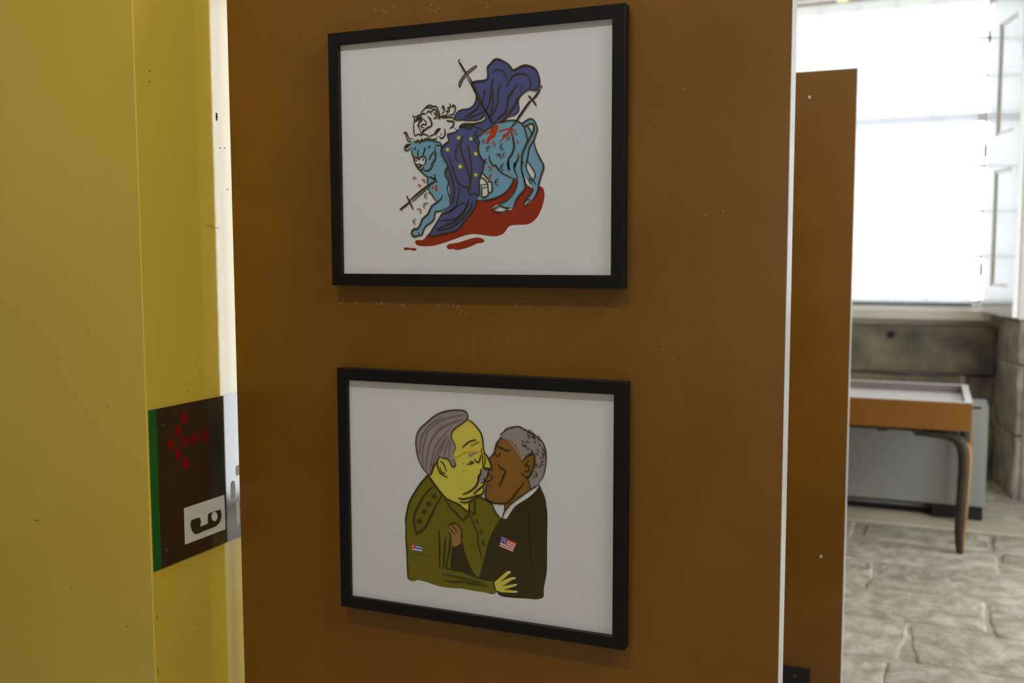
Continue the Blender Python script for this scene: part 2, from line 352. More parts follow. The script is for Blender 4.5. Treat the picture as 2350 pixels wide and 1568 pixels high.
# ------------------------------------------------------------------ white window shutter
sh = thing('window_shutter', 'white panelled wooden shutter leaf folded open beside the bright window', 'shutter', (1.03, 5.77, 1.16))
H, N = Vector((.965, 6.075, 0)), Vector((1.122, 5.43, 0))
U = (N-H).normalized(); W = (N-H).length; T = Vector((-U.y, U.x, 0))
if T.x < 0: T = -T
def leaf(name, u0, u1, d0, d1, z0, z1, m, bev=0, par=sh):
    bm = box(bmesh.new(), u0, u1, d0, d1, z0, z1, bevel=bev)
    for v in bm.verts:
        p = H+U*v.co.x+T*v.co.y; v.co = Vector((p.x, p.y, v.co.z))
    bmesh.ops.recalc_face_normals(bm, faces=bm.faces)
    return obj(name, bm, m, par)
SZ0, SZ1 = 1.155, 3.20
PU0, PU1 = .20, W-.115
pz = [(1.335, 2.09), (2.31, 3.03)]
st = .03
leaf('stile', 0, PU0, 0, st, SZ0, SZ1, M_white); leaf('stile', PU1, W, 0, st, SZ0, SZ1, M_white)
for a, b in ((SZ0, pz[0][0]), (pz[0][1], pz[1][0]), (pz[1][1], SZ1)): leaf('rail', PU0, PU1, 0, st, a, b, M_white)
for a, b in pz:
    p = leaf('panel', PU0, PU1, .013, .024, a, b, M_white)
    w = .022
    for r in ((PU0, PU0+w, a, b), (PU1-w, PU1, a, b), (PU0+w, PU1-w, a, a+w), (PU0+w, PU1-w, b-w, b)):
        leaf('bead', r[0], r[1], .006, .014, r[2], r[3], M_cream_gloss, par=p)
leaf('folded_leaf', .06, W+.004, st+.004, st+.058, SZ0-.012, SZ1, M_cream_gloss, bev=.003)
for z in (1.4, 2.2, 2.95): obj('hinge', cyl(bmesh.new(), (H.x-.004, H.y+.006, z), (0, 0, 1), .007, .08, 12), M_pipe, sh)

# ------------------------------------------------------------------ display table and heater
tb = thing('display_table', 'orange sided display table with white recessed top on bent dark leg', 'table', (.1, 4.47, 0))
TX0, TX1, TY0, TY1, TZ0, TZ1 = -.72, .868, 4.062, 4.81, .65, .80
bd = .022
obj('front_board', B(TX0, TX1, TY0, TY0+bd, TZ0, TZ1-.004, bevel=.0015), M_table, tb)
obj('back_board', B(TX0, TX1, TY1-bd, TY1, TZ0, TZ1-.004), M_table, tb)
obj('side_board', B(TX1-bd, TX1, TY0+bd, TY1-bd, TZ0, TZ1-.004), M_table, tb)
obj('side_board', B(TX0, TX0+bd, TY0+bd, TY1-bd, TZ0, TZ1-.004), M_table, tb)
bm = bmesh.new()
for a in ((TX0, TX1, TY0, TY0+bd), (TX0, TX1, TY1-bd, TY1), (TX0, TX0+.03, TY0+bd, TY1-bd), (TX1-.034, TX1, TY0+bd, TY1-bd)): box(bm, *a, TZ1-.004, TZ1)
obj('white_rim', bm, M_tabletop, tb)
bm = bmesh.new()
box(bm, TX0+bd, TX1-.034, TY1-bd-.006, TY1-bd, TZ1-.048, TZ1-.004)
box(bm, TX1-.034, TX1-bd, TY0+bd, TY1-bd, TZ1-.048, TZ1-.004)
obj('case_lining', bm, M_mauve, tb)
obj('case_floor', B(TX0+bd, TX1-bd, TY0+bd, TY1-bd, TZ1-.060, TZ1-.045), M_tabletop, tb)
bm = bmesh.new(); box(bm, TX0+.1, TX1-.12, TY0+.05, TY1-.05, TZ0-.022, TZ0-.004); box(bm, TX0+.16, TX0+.22, TY0+.1, TY1-.1, TZ0-.005, TZ0+.01); box(bm, TX1-.20, TX1-.14, TY0+.1, TY1-.1, TZ0-.005, TZ0+.01)
obj('under_frame', bm, M_leg, tb)
for i in range(3): obj('support_block', B(.42+i*.17, .47+i*.17, TY0+.03, TY0+.10, TZ0-.028, TZ0+.002), M_leg, tb)
def leg(xo, yo, s):
    P = [(xo-s*.24, yo, .622), (xo-s*.13, yo, .62), (xo-s*.06, yo, .612), (xo-s*.022, yo, .585), (xo-s*.004, yo, .54), (xo, yo, .46), (xo-s*.003, yo, .33), (xo-s*.008, yo, .2), (xo-s*.010, yo, .09), (xo-s*.006, yo, .02), (xo-s*.004, yo, .002)]
    R = [.014, .02, .027, .031, .031, .029, .028, .027, .023, .017, .013]
    pts = spline(P, 3); rad = []
    for i in range(len(R)-1):
        for k in range(3): rad.append(R[i]+(R[i+1]-R[i])*k/3)
    rad.append(R[-1])
    o = obj('leg', sweep(bmesh.new(), pts, rad, 12, .9), M_leg, tb, smooth=True)
    e = [(p.x+s*r*.86, p.y-.004, p.z) for p, r in list(zip(pts, rad))[9:-3]]
    obj('edge_strip', sweep(bmesh.new(), e, [r*.33 for r in rad[9:-3]], 8, 1.6), M_leg_lit, o, smooth=True)  # strip paints the light catching the leg's outer side
leg(.842, 4.105, 1); leg(.865, 4.75, 1); leg(-.66, 4.105, -1); leg(-.66, 4.75, -1)

ht = thing('storage_heater', 'pale grey metal heater on black plinth behind the display table', 'heater', (.2, 4.93, 0))
HX0, HX1 = -.70, .982
bm = box(bmesh.new(), HX0, HX1, 4.832, 5.06, .085, .688)
for v in bm.verts:
    if v.co.z > .6 and v.co.y < 4.9: v.co.z = .672
bmesh.ops.bevel(bm, geom=bm.edges[:], offset=.006, segments=2, affect='EDGES')
obj('casing', bm, M_heater, ht)
obj('top_slot', B(HX0+.02, HX1-.04, 4.830, 4.85, .659, .671), M_dark, ht)
obj('plinth', B(.70, HX1-.012, 4.838, 5.05, .001, .086), M_dark, ht); obj('plinth', B(HX0+.01, -.3, 4.838, 5.05, .001, .086), M_dark, ht)
obj('back_skirting', B(-.3, .70, 4.93, 4.95, .001, .085), M_dark, ht)
obj('pipe', cyl(bmesh.new(), (-.3, 4.90, .055), (1, 0, 0), .011, 1.0, 14), M_pipe, ht, smooth=True)

# ------------------------------------------------------------------ exhibition panels
def panel(x0, x1, y0, z0, z1, label, th=.042, feet=()):
    t = thing('exhibition_panel', label, 'panel', ((x0+x1)/2, y0+th/2, 0), 'orange brown exhibition panels')
    e = .0016
    obj('board', B(x0, x1-e, y0, y0+th, z0, z1-e), M_panel, t)
    obj('edge_strip', B(x1-e, x1, y0-.0001, y0+th, z0, z1, bevel=.0004, seg=1), M_edge, t)
    obj('edge_strip', B(x0-.0005, x0, y0+.001, y0+th, z0, z1), M_edge, t)
    obj('edge_strip', B(x0+e, x1-e, y0, y0+th, z1-e, z1), M_edge, t)
    for fx0, fx1, h in feet:
        bm = bmesh.new(); box(bm, fx0, fx1, y0-.008, y0-.0002, .006, h, bevel=.001); box(bm, fx0, fx1, y0-.16, y0+.2, .002, .010)
        f = obj('foot', bm, M_dark, t)
        for zz in (h-.025, .05):
            for xx in (fx0+.02, fx1-.045): obj('screw', cyl(bmesh.new(), (xx, y0-.011, zz), (0, 1, 0), .005, .003, 12), M_screw, f)
    return t
p1 = panel(-.4655, .4805, 0, .05, 2.25, 'large orange brown exhibition panel carrying two framed cartoon drawings', feet=((-.40, -.25, .235), (.26, .41, .235)))
p2 = panel(-.55, .4405, 1.75, .05, 2.10, 'orange brown panel standing behind the large one, in front of the bright window', feet=((-.45, -.30, .24), (.20, .347, .24)))
bm = bmesh.new()
for k, (x, z) in enumerate(SPECK):
    rr = random.Random(k)
    for i in range(4 if k < 12 or 22 < k < 29 else 1):
        a = rr.uniform(0, 3); dx, dz = rr.uniform(-.008, .008)*(i > 0), rr.uniform(-.004, .004)*(i > 0); l = rr.uniform(.0008, .0032); w = rr.uniform(.0005, .0011)
        c = Vector((x+dx, -.00015, z+dz)); u = Vector((math.cos(a), 0, math.sin(a)))*l; n = Vector((-math.sin(a), 0, math.cos(a)))*w
        bm.faces.new([bm.verts.new(c-u), bm.verts.new(c-n), bm.verts.new(c+u), bm.verts.new(c+n)])
rr = random.Random(99)
for i in range(230):
    if i < 120: x, z = rr.uniform(-.25, .24), 1.470+rr.gauss(0, .0035)
    else: x, z = rr.uniform(-.26, .12), 1.945+rr.uniform(-.02, .05)
    a = rr.uniform(0, 3); l = rr.uniform(.0005, .0026); w = rr.uniform(.0002, .0005)
    c = Vector((x, -.00014, z)); u = Vector((math.cos(a), 0, math.sin(a)))*l; n = Vector((-math.sin(a), 0, math.cos(a)))*w
    bm.faces.new([bm.verts.new(c-u), bm.verts.new(c-n), bm.verts.new(c+u), bm.verts.new(c+n)])
bmx = B(-.0014, -.0007, -.0002, .0005, 1.36, 1.497)  # faint vertical line, slightly paler than the board
obj('faint_line', bmx, mat('faint_line', (.25, .115, .02), rough=.5), p1)
o = obj('scuff_marks', bm, M_scuff, p1); o['kind'] = 'stuff'; o['label'] = 'fine pale scuffs and scratches'
for x, z in ((.304, 2.023), (.371, .608)):
    obj('scuff_mark', cyl(bmesh.new(), (x, 1.7492, z), (0, 1, 0), .004, .0007, 10), M_edge, p2)

# ------------------------------------------------------------------ framed drawings
BULL_ART=[
('f','blood_puddle','red',1,0,[-97.6,-134.5,-96.9,-131.3,-93.0,-130.2,-86.5,-130.5,-81.9,-128.9,-76.7,-123.2,-71.5,-118.5,-47.6,-100.9,-9.6,-73.5,12.1,-70.4,31.2,-69.4,45.8,-65.9,59.1,-59.7,68.7,-50.1,74.7,-41.0,80.7,-40.1,87.8,-45.2,94.9,-50.8,105.5,-53.3,117.2,-51.5,121.8,-54.8,123.8,-63.5,122.4,-74.3,118.3,-86.1,112.5,-96.8,105.4,-103.7,98.3,-107.4,91.2,-108.4,78.1,-108.6,69.7,-109.4,64.3,-111.9,60.1,-117.4,55.2,-122.3,49.2,-124.4,41.9,-125.7,32.1,-125.1,19.8,-123.2,6.2,-121.8,-5.0,-122.8,-15.0,-125.5,-28.9,-129.9,-42.8,-134.3,-55.6,-137.6,-65.9,-139.6,-76.3,-140.3,-86.6,-139.9,-94.4,-138.5]),
('f','blood_puddle','red',1,0,[-41.6,-141.7,-40.1,-138.8,-35.2,-136.6,-22.6,-135.0,-10.0,-131.7,2.5,-128.4,12.4,-127.2,19.8,-128.6,24.0,-132.0,22.2,-134.7,17.3,-136.0,11.1,-136.6,3.6,-139.9,-7.6,-143.5,-18.9,-146.1,-26.5,-146.3,-29.6,-144.8,-34.1,-145.4,-39.1,-144.8]),
('f','blood_puddle','red',1,0,[-118.8,-144.2,-116.8,-142.2,-110.2,-142.1,-104.9,-143.1,-98.4,-143.1,-94.8,-145.2,-97.1,-146.9,-102.4,-147.1,-107.6,-145.7,-114.2,-146.3,-118.1,-145.7]),
('f','blue_cape','blue',1,0,[-26.7,58.5,-21.0,66.4,-13.5,69.9,-1.1,70.8,7.5,75.7,11.2,83.2,11.9,90.8,8.9,98.6,4.6,108.7,13.8,111.3,24.8,111.6,29.6,113.5,31.5,118.7,30.9,130.7,35.8,135.7,41.8,141.2,49.0,141.7,57.4,137.8,65.7,132.4,70.4,126.7,72.7,123.8,78.6,125.0,85.7,128.2,93.9,129.2,103.3,126.4,110.2,121.6,113.7,115.0,116.0,106.4,115.4,98.0,112.0,91.8,106.7,91.4,99.7,93.0,93.9,90.9,86.8,86.0,82.1,79.9,81.5,72.4,82.7,64.8,79.7,59.6,73.8,56.2,64.2,54.0,59.4,50.0,49.8,46.2,40.2,42.9,25.6,34.3,9.7,36.2,-8.8,40.4,-21.1,48.8]),
('f','bull_figure','bull',1,0,[13.6,25.9,18.8,28.7,25.5,30.9,41.3,42.7,50.2,44.2,56.9,47.4,64.0,49.0,77.2,48.8,81.0,47.1,87.6,43.8,93.6,46.9,99.5,49.3,104.4,49.1,108.7,44.6,112.2,37.1,112.5,32.1,110.3,26.3,106.8,17.0,108.7,9.0,111.9,-0.5,116.2,-8.6,121.1,-17.2,122.7,-21.3,122.2,-27.0,119.5,-33.2,115.4,-46.0,113.7,-55.7,110.7,-63.2,105.5,-70.6,100.2,-71.0,94.2,-69.8,101.9,-60.8,104.9,-53.3,100.2,-51.0,94.9,-49.7,92.7,-54.0,87.8,-59.3,80.6,-66.8,76.4,-74.3,72.4,-84.1,61.4,-82.7,48.1,-76.4,59.0,-72.8,68.7,-65.4,75.9,-55.7,80.1,-46.1,80.4,-40.4,74.7,-39.9,68.7,-50.1,59.1,-59.7,45.8,-65.9,31.2,-69.4,12.1,-70.4,6.7,-51.6,-3.0,-18.1,7.2,-9.4,7.3,16.0]),
('f','bull_figure','white',1,0,[96.3,39.9,100.6,42.1,104.4,41.9,106.6,39.3,106.6,34.9,104.4,29.0,101.7,32.6,98.4,37.8]),
('f','bull_figure','white',1,0,[96.3,-13.6,102.0,-20.8,107.2,-28.5,108.8,-35.0,107.2,-40.9,102.5,-35.9,97.3,-27.1,95.5,-20.6]),
('f','bull_figure','white',1,0,[87.2,-28.4,91.3,-35.6,96.1,-42.2,100.8,-48.8,101.9,-53.7,97.8,-50.9,93.7,-47.5,90.7,-39.9]),
('f','bull_figure','white',1,0,[48.1,-77.0,55.4,-81.0,63.8,-83.3,72.0,-85.7,63.8,-86.1,56.6,-90.6,45.7,-88.1,37.2,-85.0,40.9,-80.1]),
('f','bull_figure','white',1,0,[93.7,-70.9,101.3,-71.1,99.6,-75.9,94.8,-80.1,91.3,-77.4]),
('f','bull_figure','white',1,0,[26.1,33.9,33.4,38.6,40.2,43.0,41.3,42.4,35.7,38.0,30.0,34.2]),
('f','blue_cape','blue',1,0,[-22.5,37.8,-11.2,45.5,9.8,47.7,24.5,51.9,40.2,42.9,25.6,34.3,13.9,26.7,16.3,19.4,14.4,8.5,16.8,-0.4,22.9,-9.4,23.9,-11.4,23.1,-19.0,20.4,-28.8,16.2,-38.6,15.9,-50.8,16.2,-61.3,11.8,-62.3,11.2,-72.8,5.9,-83.8,-1.6,-92.6,-11.1,-103.1,-18.0,-110.8,-24.3,-115.5,-40.2,-119.3,-55.5,-122.5,-70.9,-124.1,-68.9,-118.2,-59.8,-104.6,-47.5,-87.3,-34.7,-71.8,-35.6,-61.7,-36.3,-46.0,-38.4,-35.8,-42.5,-25.6,-38.6,-17.9,-41.1,-11.1,-46.7,0.3,-49.1,7.9,-48.1,12.9,-37.6,23.0,-36.5,33.0]),
('f','bull_figure','bull',1,0,[-101.1,24.7,-92.1,24.8,-76.6,26.1,-59.5,25.9,-57.2,24.2,-52.0,21.9,-48.8,18.7,-48.8,17.1,-50.3,16.1,-48.2,13.5,-49.4,9.1,-48.3,2.4,-42.3,-7.7,-38.3,-15.6,-42.4,-23.2,-41.9,-30.4,-36.8,-39.4,-38.6,-49.7,-36.4,-61.7,-35.2,-61.7,-34.7,-70.7,-36.0,-76.8,-44.9,-81.1,-48.7,-85.0,-59.0,-86.0,-61.3,-89.3,-62.7,-97.2,-68.1,-102.8,-75.9,-107.3,-81.1,-112.9,-83.8,-120.3,-87.7,-124.2,-90.3,-122.5,-94.2,-124.2,-99.5,-124.7,-103.3,-120.7,-102.0,-115.5,-98.0,-112.7,-92.8,-112.2,-87.5,-106.0,-83.5,-96.9,-74.4,-90.2,-69.2,-81.2,-66.5,-76.7,-57.5,-71.3,-63.8,-63.2,-69.5,-56.3,-72.6,-46.0,-73.8,-38.1,-74.8,-32.4,-80.1,-27.7,-85.9,-21.9,-87.9,-19.5,-93.2,-14.1,-97.3,-5.6,-97.8,-0.3,-101.3,6.1,-102.4,12.9,-103.6,14.5,-107.3,12.1,-112.1,11.5,-114.5,13.4,-113.8,17.6,-110.2,20.6,-105.4,20.9,-102.9,23.9]),
('f','bull_figure','white',1,0,[-97.5,-1.9,-94.8,-0.2,-91.2,-0.6,-88.9,-2.3,-85.3,0.2,-81.7,1.1,-77.5,-0.1,-76.7,-3.8,-77.0,-9.5,-80.0,-11.5,-85.4,-11.3,-93.2,-10.4,-96.1,-7.7]),
('f','bull_figure','ink',1,0,[-94.3,-10.4,-87.8,-10.1,-81.8,-12.4,-80.1,-13.5,-81.9,-17.1,-85.5,-19.3,-89.1,-19.2,-92.6,-16.2]),
('f','bull_figure','white',1,0,[-89.9,-17.6,-86.7,-17.2,-83.7,-15.0,-82.1,-12.9,-81.6,-13.7,-83.7,-16.8,-87.3,-18.2]),
('f','bull_figure','white',1,0,[-91.7,-12.9,-89.6,-12.1,-88.1,-13.0,-90.2,-14.0]),
('f','rider_figure','white',1,0,[-96.5,56.2,-97.7,53.6,-97.3,42.7,-96.2,34.8,-96.8,30.7,-95.7,24.9,-87.3,26.1,-71.9,26.4,-59.5,26.4,-56.6,23.7,-49.6,19.7,-48.5,14.5,-43.8,17.9,-36.8,22.2,-37.3,32.0,-29.1,35.7,-20.5,39.9,-11.8,47.1,-3.2,47.1,8.2,47.6,9.8,47.7,20.8,49.7,26.3,52.6,27.2,55.9,23.3,56.8,19.0,53.8,9.8,52.1,-8.7,53.4,-8.9,54.1,-23.8,54.6,-28.4,57.7,-33.0,58.9,-45.8,59.1,-50.4,60.9,-55.0,74.0,-57.3,77.2,-63.1,77.6,-67.8,79.6,-73.7,78.2,-83.2,71.0,-84.5,66.4,-94.6,63.3]),
('f','rider_figure','white',1,0,[17.3,-35.4,22.2,-28.4,27.7,-34.6,36.8,-41.5,37.9,-52.5,36.1,-58.5,31.2,-58.9,30.6,-63.3,23.8,-65.2,20.2,-63.6,20.2,-49.8,16.6,-44.2]),
('f','blood_strokes','blood',0,0,[41.3,42.7,49.6,42.5,46.3,34.4,42.3,25.0,37.8,23.2,35.6,22.8,31.6,15.0,27.4,16.7,30.0,24.6,33.4,29.0,35.6,33.4,25.5,29.4,26.7,31.3,33.4,34.5,35.7,38.5]),
('f','blood_strokes','blood',0,0,[48.5,34.3,57.9,36.8,69.0,37.8,73.9,36.5,70.6,33.2,65.1,28.5,57.9,22.8,48.4,14.7,51.2,19.1,56.2,25.4,54.0,26.0,62.9,31.6,67.3,34.9,60.7,34.7,49.6,32.2]),
('f','blood_strokes','blood',1,0,[-61.3,-35.0,-59.0,-36.1,-56.1,-40.4,-57.9,-41.1,-60.8,-37.6]),
('f','blood_strokes','blood',1,0,[-66.5,-47.9,-63.2,-45.9,-63.0,-48.5,-64.5,-51.1,-66.2,-50.0]),
('f','blood_strokes','blood',1,0,[-60.3,-43.9,-57.9,-44.5,-56.8,-49.7,-57.1,-53.9,-59.2,-54.1,-60.6,-51.2]),
('f','blood_strokes','blood',1,0,[78.3,20.4,80.4,18.8,82.3,14.7,81.0,14.0,79.1,16.8]),
('c','blood_strokes','blood',1,1.14,[-99.7,-33.3,-99.4,-31.2,-96.7,-30.5,-94.0,-32.4,-95.8,-33.4]),
('c','blood_strokes','blood',1,1.14,[-83.9,-35.1,-80.9,-34.6,-78.0,-37.6,-78.3,-39.2,-80.9,-38.0]),
('c','blood_strokes','blood',1,1.14,[-85.8,-45.2,-88.8,-45.4,-90.9,-43.5,-89.0,-42.3]),
('c','blood_strokes','blood',1,1.14,[20.7,19.5,21.5,21.5,24.4,22.4,25.8,19.3,22.6,17.4]),
('c','blood_strokes','blood',1,1.14,[38.9,19.2,40.6,18.6,43.4,13.9,41.1,12.5,38.9,16.1]),
('c','blood_strokes','blood',1,1.14,[73.3,34.6,76.6,33.4,79.1,29.3,77.2,27.4,73.9,30.5]),
('c','blood_strokes','blood',1,1.14,[65.6,26.9,67.0,24.9,65.6,20.9,62.8,20.6,62.6,23.6]),
('f','cape_star','star',0,0,[-20.3,31.4,-18.5,28.7,-15.1,29.4,-17.4,27.1,-15.5,24.4,-18.7,25.8,-20.9,23.5,-20.6,26.6,-23.9,27.8,-20.4,28.3]),
('f','cape_star','star',0,0,[2.1,28.6,3.0,25.7,6.3,25.6,3.6,24.0,4.7,21.1,2.0,23.1,-0.6,21.4,0.5,24.2,-2.2,26.0,1.1,25.7]),
('f','cape_star','star',0,0,[-39.6,14.1,-37.7,11.2,-34.0,11.9,-36.5,9.5,-34.4,6.6,-37.9,8.1,-40.3,5.5,-39.9,8.9,-43.5,10.2,-39.8,10.8]),
('f','cape_star','star',0,0,[11.4,5.8,11.5,2.5,15.1,1.6,11.7,0.6,12.0,-2.7,9.7,-0.0,6.3,-1.2,8.4,1.5,5.9,4.1,9.5,3.0]),
('f','cape_star','star',0,0,[-15.1,-12.3,-15.0,-16.0,-10.9,-17.0,-14.9,-18.2,-14.5,-21.9,-17.1,-18.9,-21.0,-20.2,-18.6,-17.2,-21.4,-14.2,-17.3,-15.4]),
('f','cape_star','star',0,0,[11.1,-26.8,11.3,-29.9,14.6,-30.7,11.4,-31.7,11.7,-34.8,9.5,-32.3,6.3,-33.4,8.3,-30.9,6.0,-28.5,9.3,-29.4]),
('l','ink_lines','ink',1,2.41,[-26.7,58.5,-21.0,66.4,-13.5,69.9,-1.1,70.8,7.5,75.7,11.2,83.2,11.9,90.8,8.9,98.6,4.6,108.7,13.8,111.3,24.8,111.6,29.6,113.5,31.5,118.7,30.9,130.7,35.8,135.7,41.8,141.2,49.0,141.7,57.4,137.8,65.7,132.4,70.4,126.7,72.7,123.8,78.6,125.0,85.7,128.2,93.9,129.2,103.3,126.4,110.2,121.6,113.7,115.0,116.0,106.4,115.4,98.0,112.0,91.8,106.7,91.4,99.7,93.0,93.9,90.9,86.8,86.0,82.1,79.9,81.5,72.4,82.7,64.8,79.7,59.6,73.8,56.2,64.2,54.0,59.4,50.0,49.8,46.2]),
('l','ink_lines','ink',1,1.99,[39.9,123.0,45.4,126.4,52.5,125.8,58.5,121.1,62.0,114.4,62.3,109.1]),
('l','ink_lines','ink',1,1.99,[63.2,98.3,65.6,105.6,71.5,113.8,79.8,117.5,88.0,117.4,95.1,115.3,99.7,108.6,101.8,101.0,99.7,96.4]),
('l','ink_lines','ink',1,2.56,[40.5,113.2,38.1,105.3,38.6,94.5,39.8,81.4,37.9,69.6,34.2,55.7]),
('l','ink_lines','ink',1,2.13,[53.1,105.4,48.2,93.8,48.2,80.9,45.1,70.3,36.6,56.6]),
('l','ink_lines','ink',1,2.56,[79.2,101.5,70.3,90.3,64.3,82.1,63.7,71.3,59.5,60.8,49.9,54.8,40.2,45.6]),
('l','ink_lines','ink',1,1.42,[88.0,101.9,84.5,91.5]),
('l','ink_lines','ink',1,2.56,[80.9,83.2,75.0,70.7,66.6,60.4,57.0,50.1,49.8,46.2]),
('l','ink_lines','ink',1,1.7,[26.5,98.5,24.0,86.7,22.2,78.1]),
('l','ink_lines','ink',1,2.13,[35.0,94.7,35.5,86.0,31.9,73.2,27.0,65.9]),
('l','ink_lines','ink',1,2.41,[18.5,78.4,12.4,70.0,1.3,63.0,-8.6,57.5]),
('l','ink_lines','ink',1,1.56,[27.0,65.9,13.5,61.2,-2.5,57.1]),
('l','ink_lines','ink',1,2.84,[13.9,26.7,16.3,19.4,14.4,8.5,16.8,-0.4,22.9,-9.4,23.9,-11.4,23.1,-19.0,20.4,-28.8,16.2,-38.6,15.9,-50.8,16.2,-61.3,11.8,-62.3]),
('l','ink_lines','ink',1,2.56,[11.8,-60.1,11.2,-72.8,5.9,-83.8,-1.6,-92.6,-11.1,-103.1,-18.0,-110.8,-24.3,-115.5,-40.2,-119.3,-55.5,-122.5,-70.9,-124.1,-68.9,-118.2,-59.8,-104.6,-47.5,-87.3]),
('l','ink_lines','ink',1,2.41,[-20.5,39.9,-23.4,37.0,-28.6,35.2,-36.1,34.0,-37.9,31.5,-36.2,25.3,-36.8,22.2,-43.8,17.9,-48.2,13.5,-49.4,9.1,-48.3,2.4,-42.3,-7.7,-38.3,-15.6,-42.4,-23.2,-41.9,-30.4,-36.8,-39.4,-38.6,-49.7,-36.4,-61.7,-35.2,-61.7,-34.7,-72.9]),
('l','ink_lines','ink',1,2.41,[-10.8,29.2,-14.8,23.3,-15.5,13.1,-13.8,5.1,-10.4,-5.3,-4.8,-18.3,-0.9,-33.8,-0.4,-41.5]),
('l','ink_lines','ink',1,2.56,[-2.9,14.8,1.0,-5.8,3.2,-23.7,1.3,-39.0,-1.0,-54.3]),
('l','ink_lines','ink',1,1.99,[-19.5,17.1,-24.2,7.0,-23.7,-3.3,-21.7,-9.5]),
('l','ink_lines','ink',1,2.27,[-37.0,2.4,-33.6,-8.0,-29.0,-20.0,-24.5,-33.1,-21.1,-40.4,-15.3,-44.7,-9.6,-48.4,-3.3,-48.6,-2.8,-54.3,0.6,-59.5,3.5,-60.6,7.5,-58.7,13.2,-62.4]),
('l','ink_lines','ink',1,2.98,[-37.1,-16.1,-33.7,-25.0,-29.2,-40.7,-27.0,-53.6,-28.3,-60.7,-28.3,-68.6,-34.7,-75.2]),
('l','ink_lines','ink',1,2.13,[-18.8,-43.0,-18.9,-59.0,-21.4,-67.6,-24.7,-78.8,-37.3,-86.4,-51.3,-90.6]),
('l','ink_lines','ink',1,2.41,[-2.1,-67.0,-4.6,-76.9,-14.7,-92.4,-27.4,-102.3,-45.1,-107.7,-58.0,-114.3]),
('l','ink_lines','ink',1,1.7,[-9.6,-72.4,-22.1,-77.7,-39.9,-89.7]),
('l','ink_lines','ink',1,1.85,[-14.7,-89.0,-27.3,-97.8,-51.4,-99.7]),
('l','ink_lines','ink',1,2.13,[4.1,-72.7,0.3,-82.6,-14.8,-99.1,-35.0,-111.2,-59.2,-114.9]),
('l','ink_lines','ink',1,1.7,[-3.4,-71.4,-8.4,-83.6,-17.2,-91.2]),
('l','ink_lines','ink',1,3.19,[8.2,47.6,2.5,46.8,-6.1,47.5,-11.8,47.1,-18.1,42.8]),
('l','ink_lines','ink',1,2.84,[-17.0,43.8,-8.9,43.9,0.2,40.9,4.2,44.2,11.0,48.4]),
('l','ink_lines','ink',1,1.42,[8.1,43.5,16.6,40.0,24.4,36.6]),
('l','ink_lines','ink',1,2.41,[13.2,35.7,9.8,33.3,10.3,29.2,13.7,24.5]),
('l','ink_lines','ink',1,2.13,[6.3,25.3,11.4,18.5,14.2,11.8]),
('l','ink_lines','ink',1,2.27,[13.1,26.9,18.8,29.7,25.5,33.9,40.2,42.9]),
('l','ink_lines','ink',1,2.27,[40.2,42.9,51.0,46.6,56.9,47.4,64.0,49.0,77.2,48.8,81.0,47.1,87.6,43.8,93.6,46.9,99.5,49.6,104.4,49.1,108.7,44.6,111.9,37.1,112.5,32.1,110.3,26.3,106.8,17.0,100.6,9.4,98.4,2.0,96.2,-10.3,94.0,-20.2,93.7,-21.6,98.4,-32.5,106.6,-42.5]),
('l','ink_lines','ink',1,2.84,[87.6,41.3,93.0,39.5,100.6,42.3,104.4,41.9,106.8,39.3,106.8,34.9,104.4,28.1,96.2,14.6,90.8,4.8,87.5,-5.0,87.5,-17.5,87.8,-12.7,86.6,-24.6,91.3,-39.9,93.7,-47.5,101.9,-53.2]),
('l','ink_lines','ink',1,2.41,[90.8,38.6,94.1,28.6,95.7,22.0,96.2,16.0]),
('l','ink_lines','ink',1,2.13,[96.3,39.4,100.6,33.7,104.9,25.6]),
('l','ink_lines','ink',1,2.7,[106.8,17.0,108.7,9.0,111.9,-0.5,116.2,-8.6,121.1,-17.2,122.7,-21.3,122.2,-27.0,119.5,-33.2,115.4,-46.0,113.7,-55.7,110.7,-63.2,105.5,-70.6]),
('l','ink_lines','ink',1,2.13,[96.1,-13.0,102.0,-20.8,107.2,-28.5,109.0,-35.0,106.6,-40.9]),
('l','ink_lines','ink',1,2.41,[87.2,-28.4,91.3,-39.9,92.7,-52.9,87.8,-59.3,80.6,-66.8,76.4,-74.3,72.4,-84.1]),
('l','ink_lines','ink',1,2.13,[104.3,-52.2,104.3,-58.7,94.8,-69.8,101.3,-71.1]),
('l','ink_lines','ink',1,1.85,[94.8,-70.4,91.3,-77.4,94.8,-79.9,100.7,-71.6]),
('l','ink_lines','ink',1,1.7,[95.4,-72.0,95.4,-79.6]),
('l','ink_lines','ink',1,2.27,[80.4,-38.5,74.7,-39.6,68.7,-50.1,59.1,-59.7,45.8,-65.9,31.2,-69.4,12.1,-70.4]),
('l','ink_lines','ink',1,2.13,[80.1,-42.8,75.9,-55.7,68.7,-65.4,59.0,-72.8,48.1,-76.4]),
('l','ink_lines','ink',1,2.84,[48.1,-77.0,55.4,-81.0,61.4,-82.7,66.2,-82.6]),
('l','ink_lines','ink',1,2.13,[48.1,-78.1,39.6,-84.0,37.2,-85.3,45.7,-88.1,57.8,-88.4,65.0,-83.4]),
('l','ink_lines','ink',1,2.41,[51.8,-79.2,42.0,-85.1]),
('l','ink_lines','ink',1,3.12,[70.0,31.7,72.2,24.1,74.4,14.0,73.8,5.1,69.9,-2.8,65.5,-8.6,64.9,-16.6,66.0,-24.7,64.0,-12.9,64.6,-20.5,67.0,-26.1]),
('l','ink_lines','ink',1,2.98,[80.9,-0.7,81.5,-7.3,77.6,-15.1,75.4,-22.0,76.0,-14.4,74.7,-23.1,80.7,-37.9]),
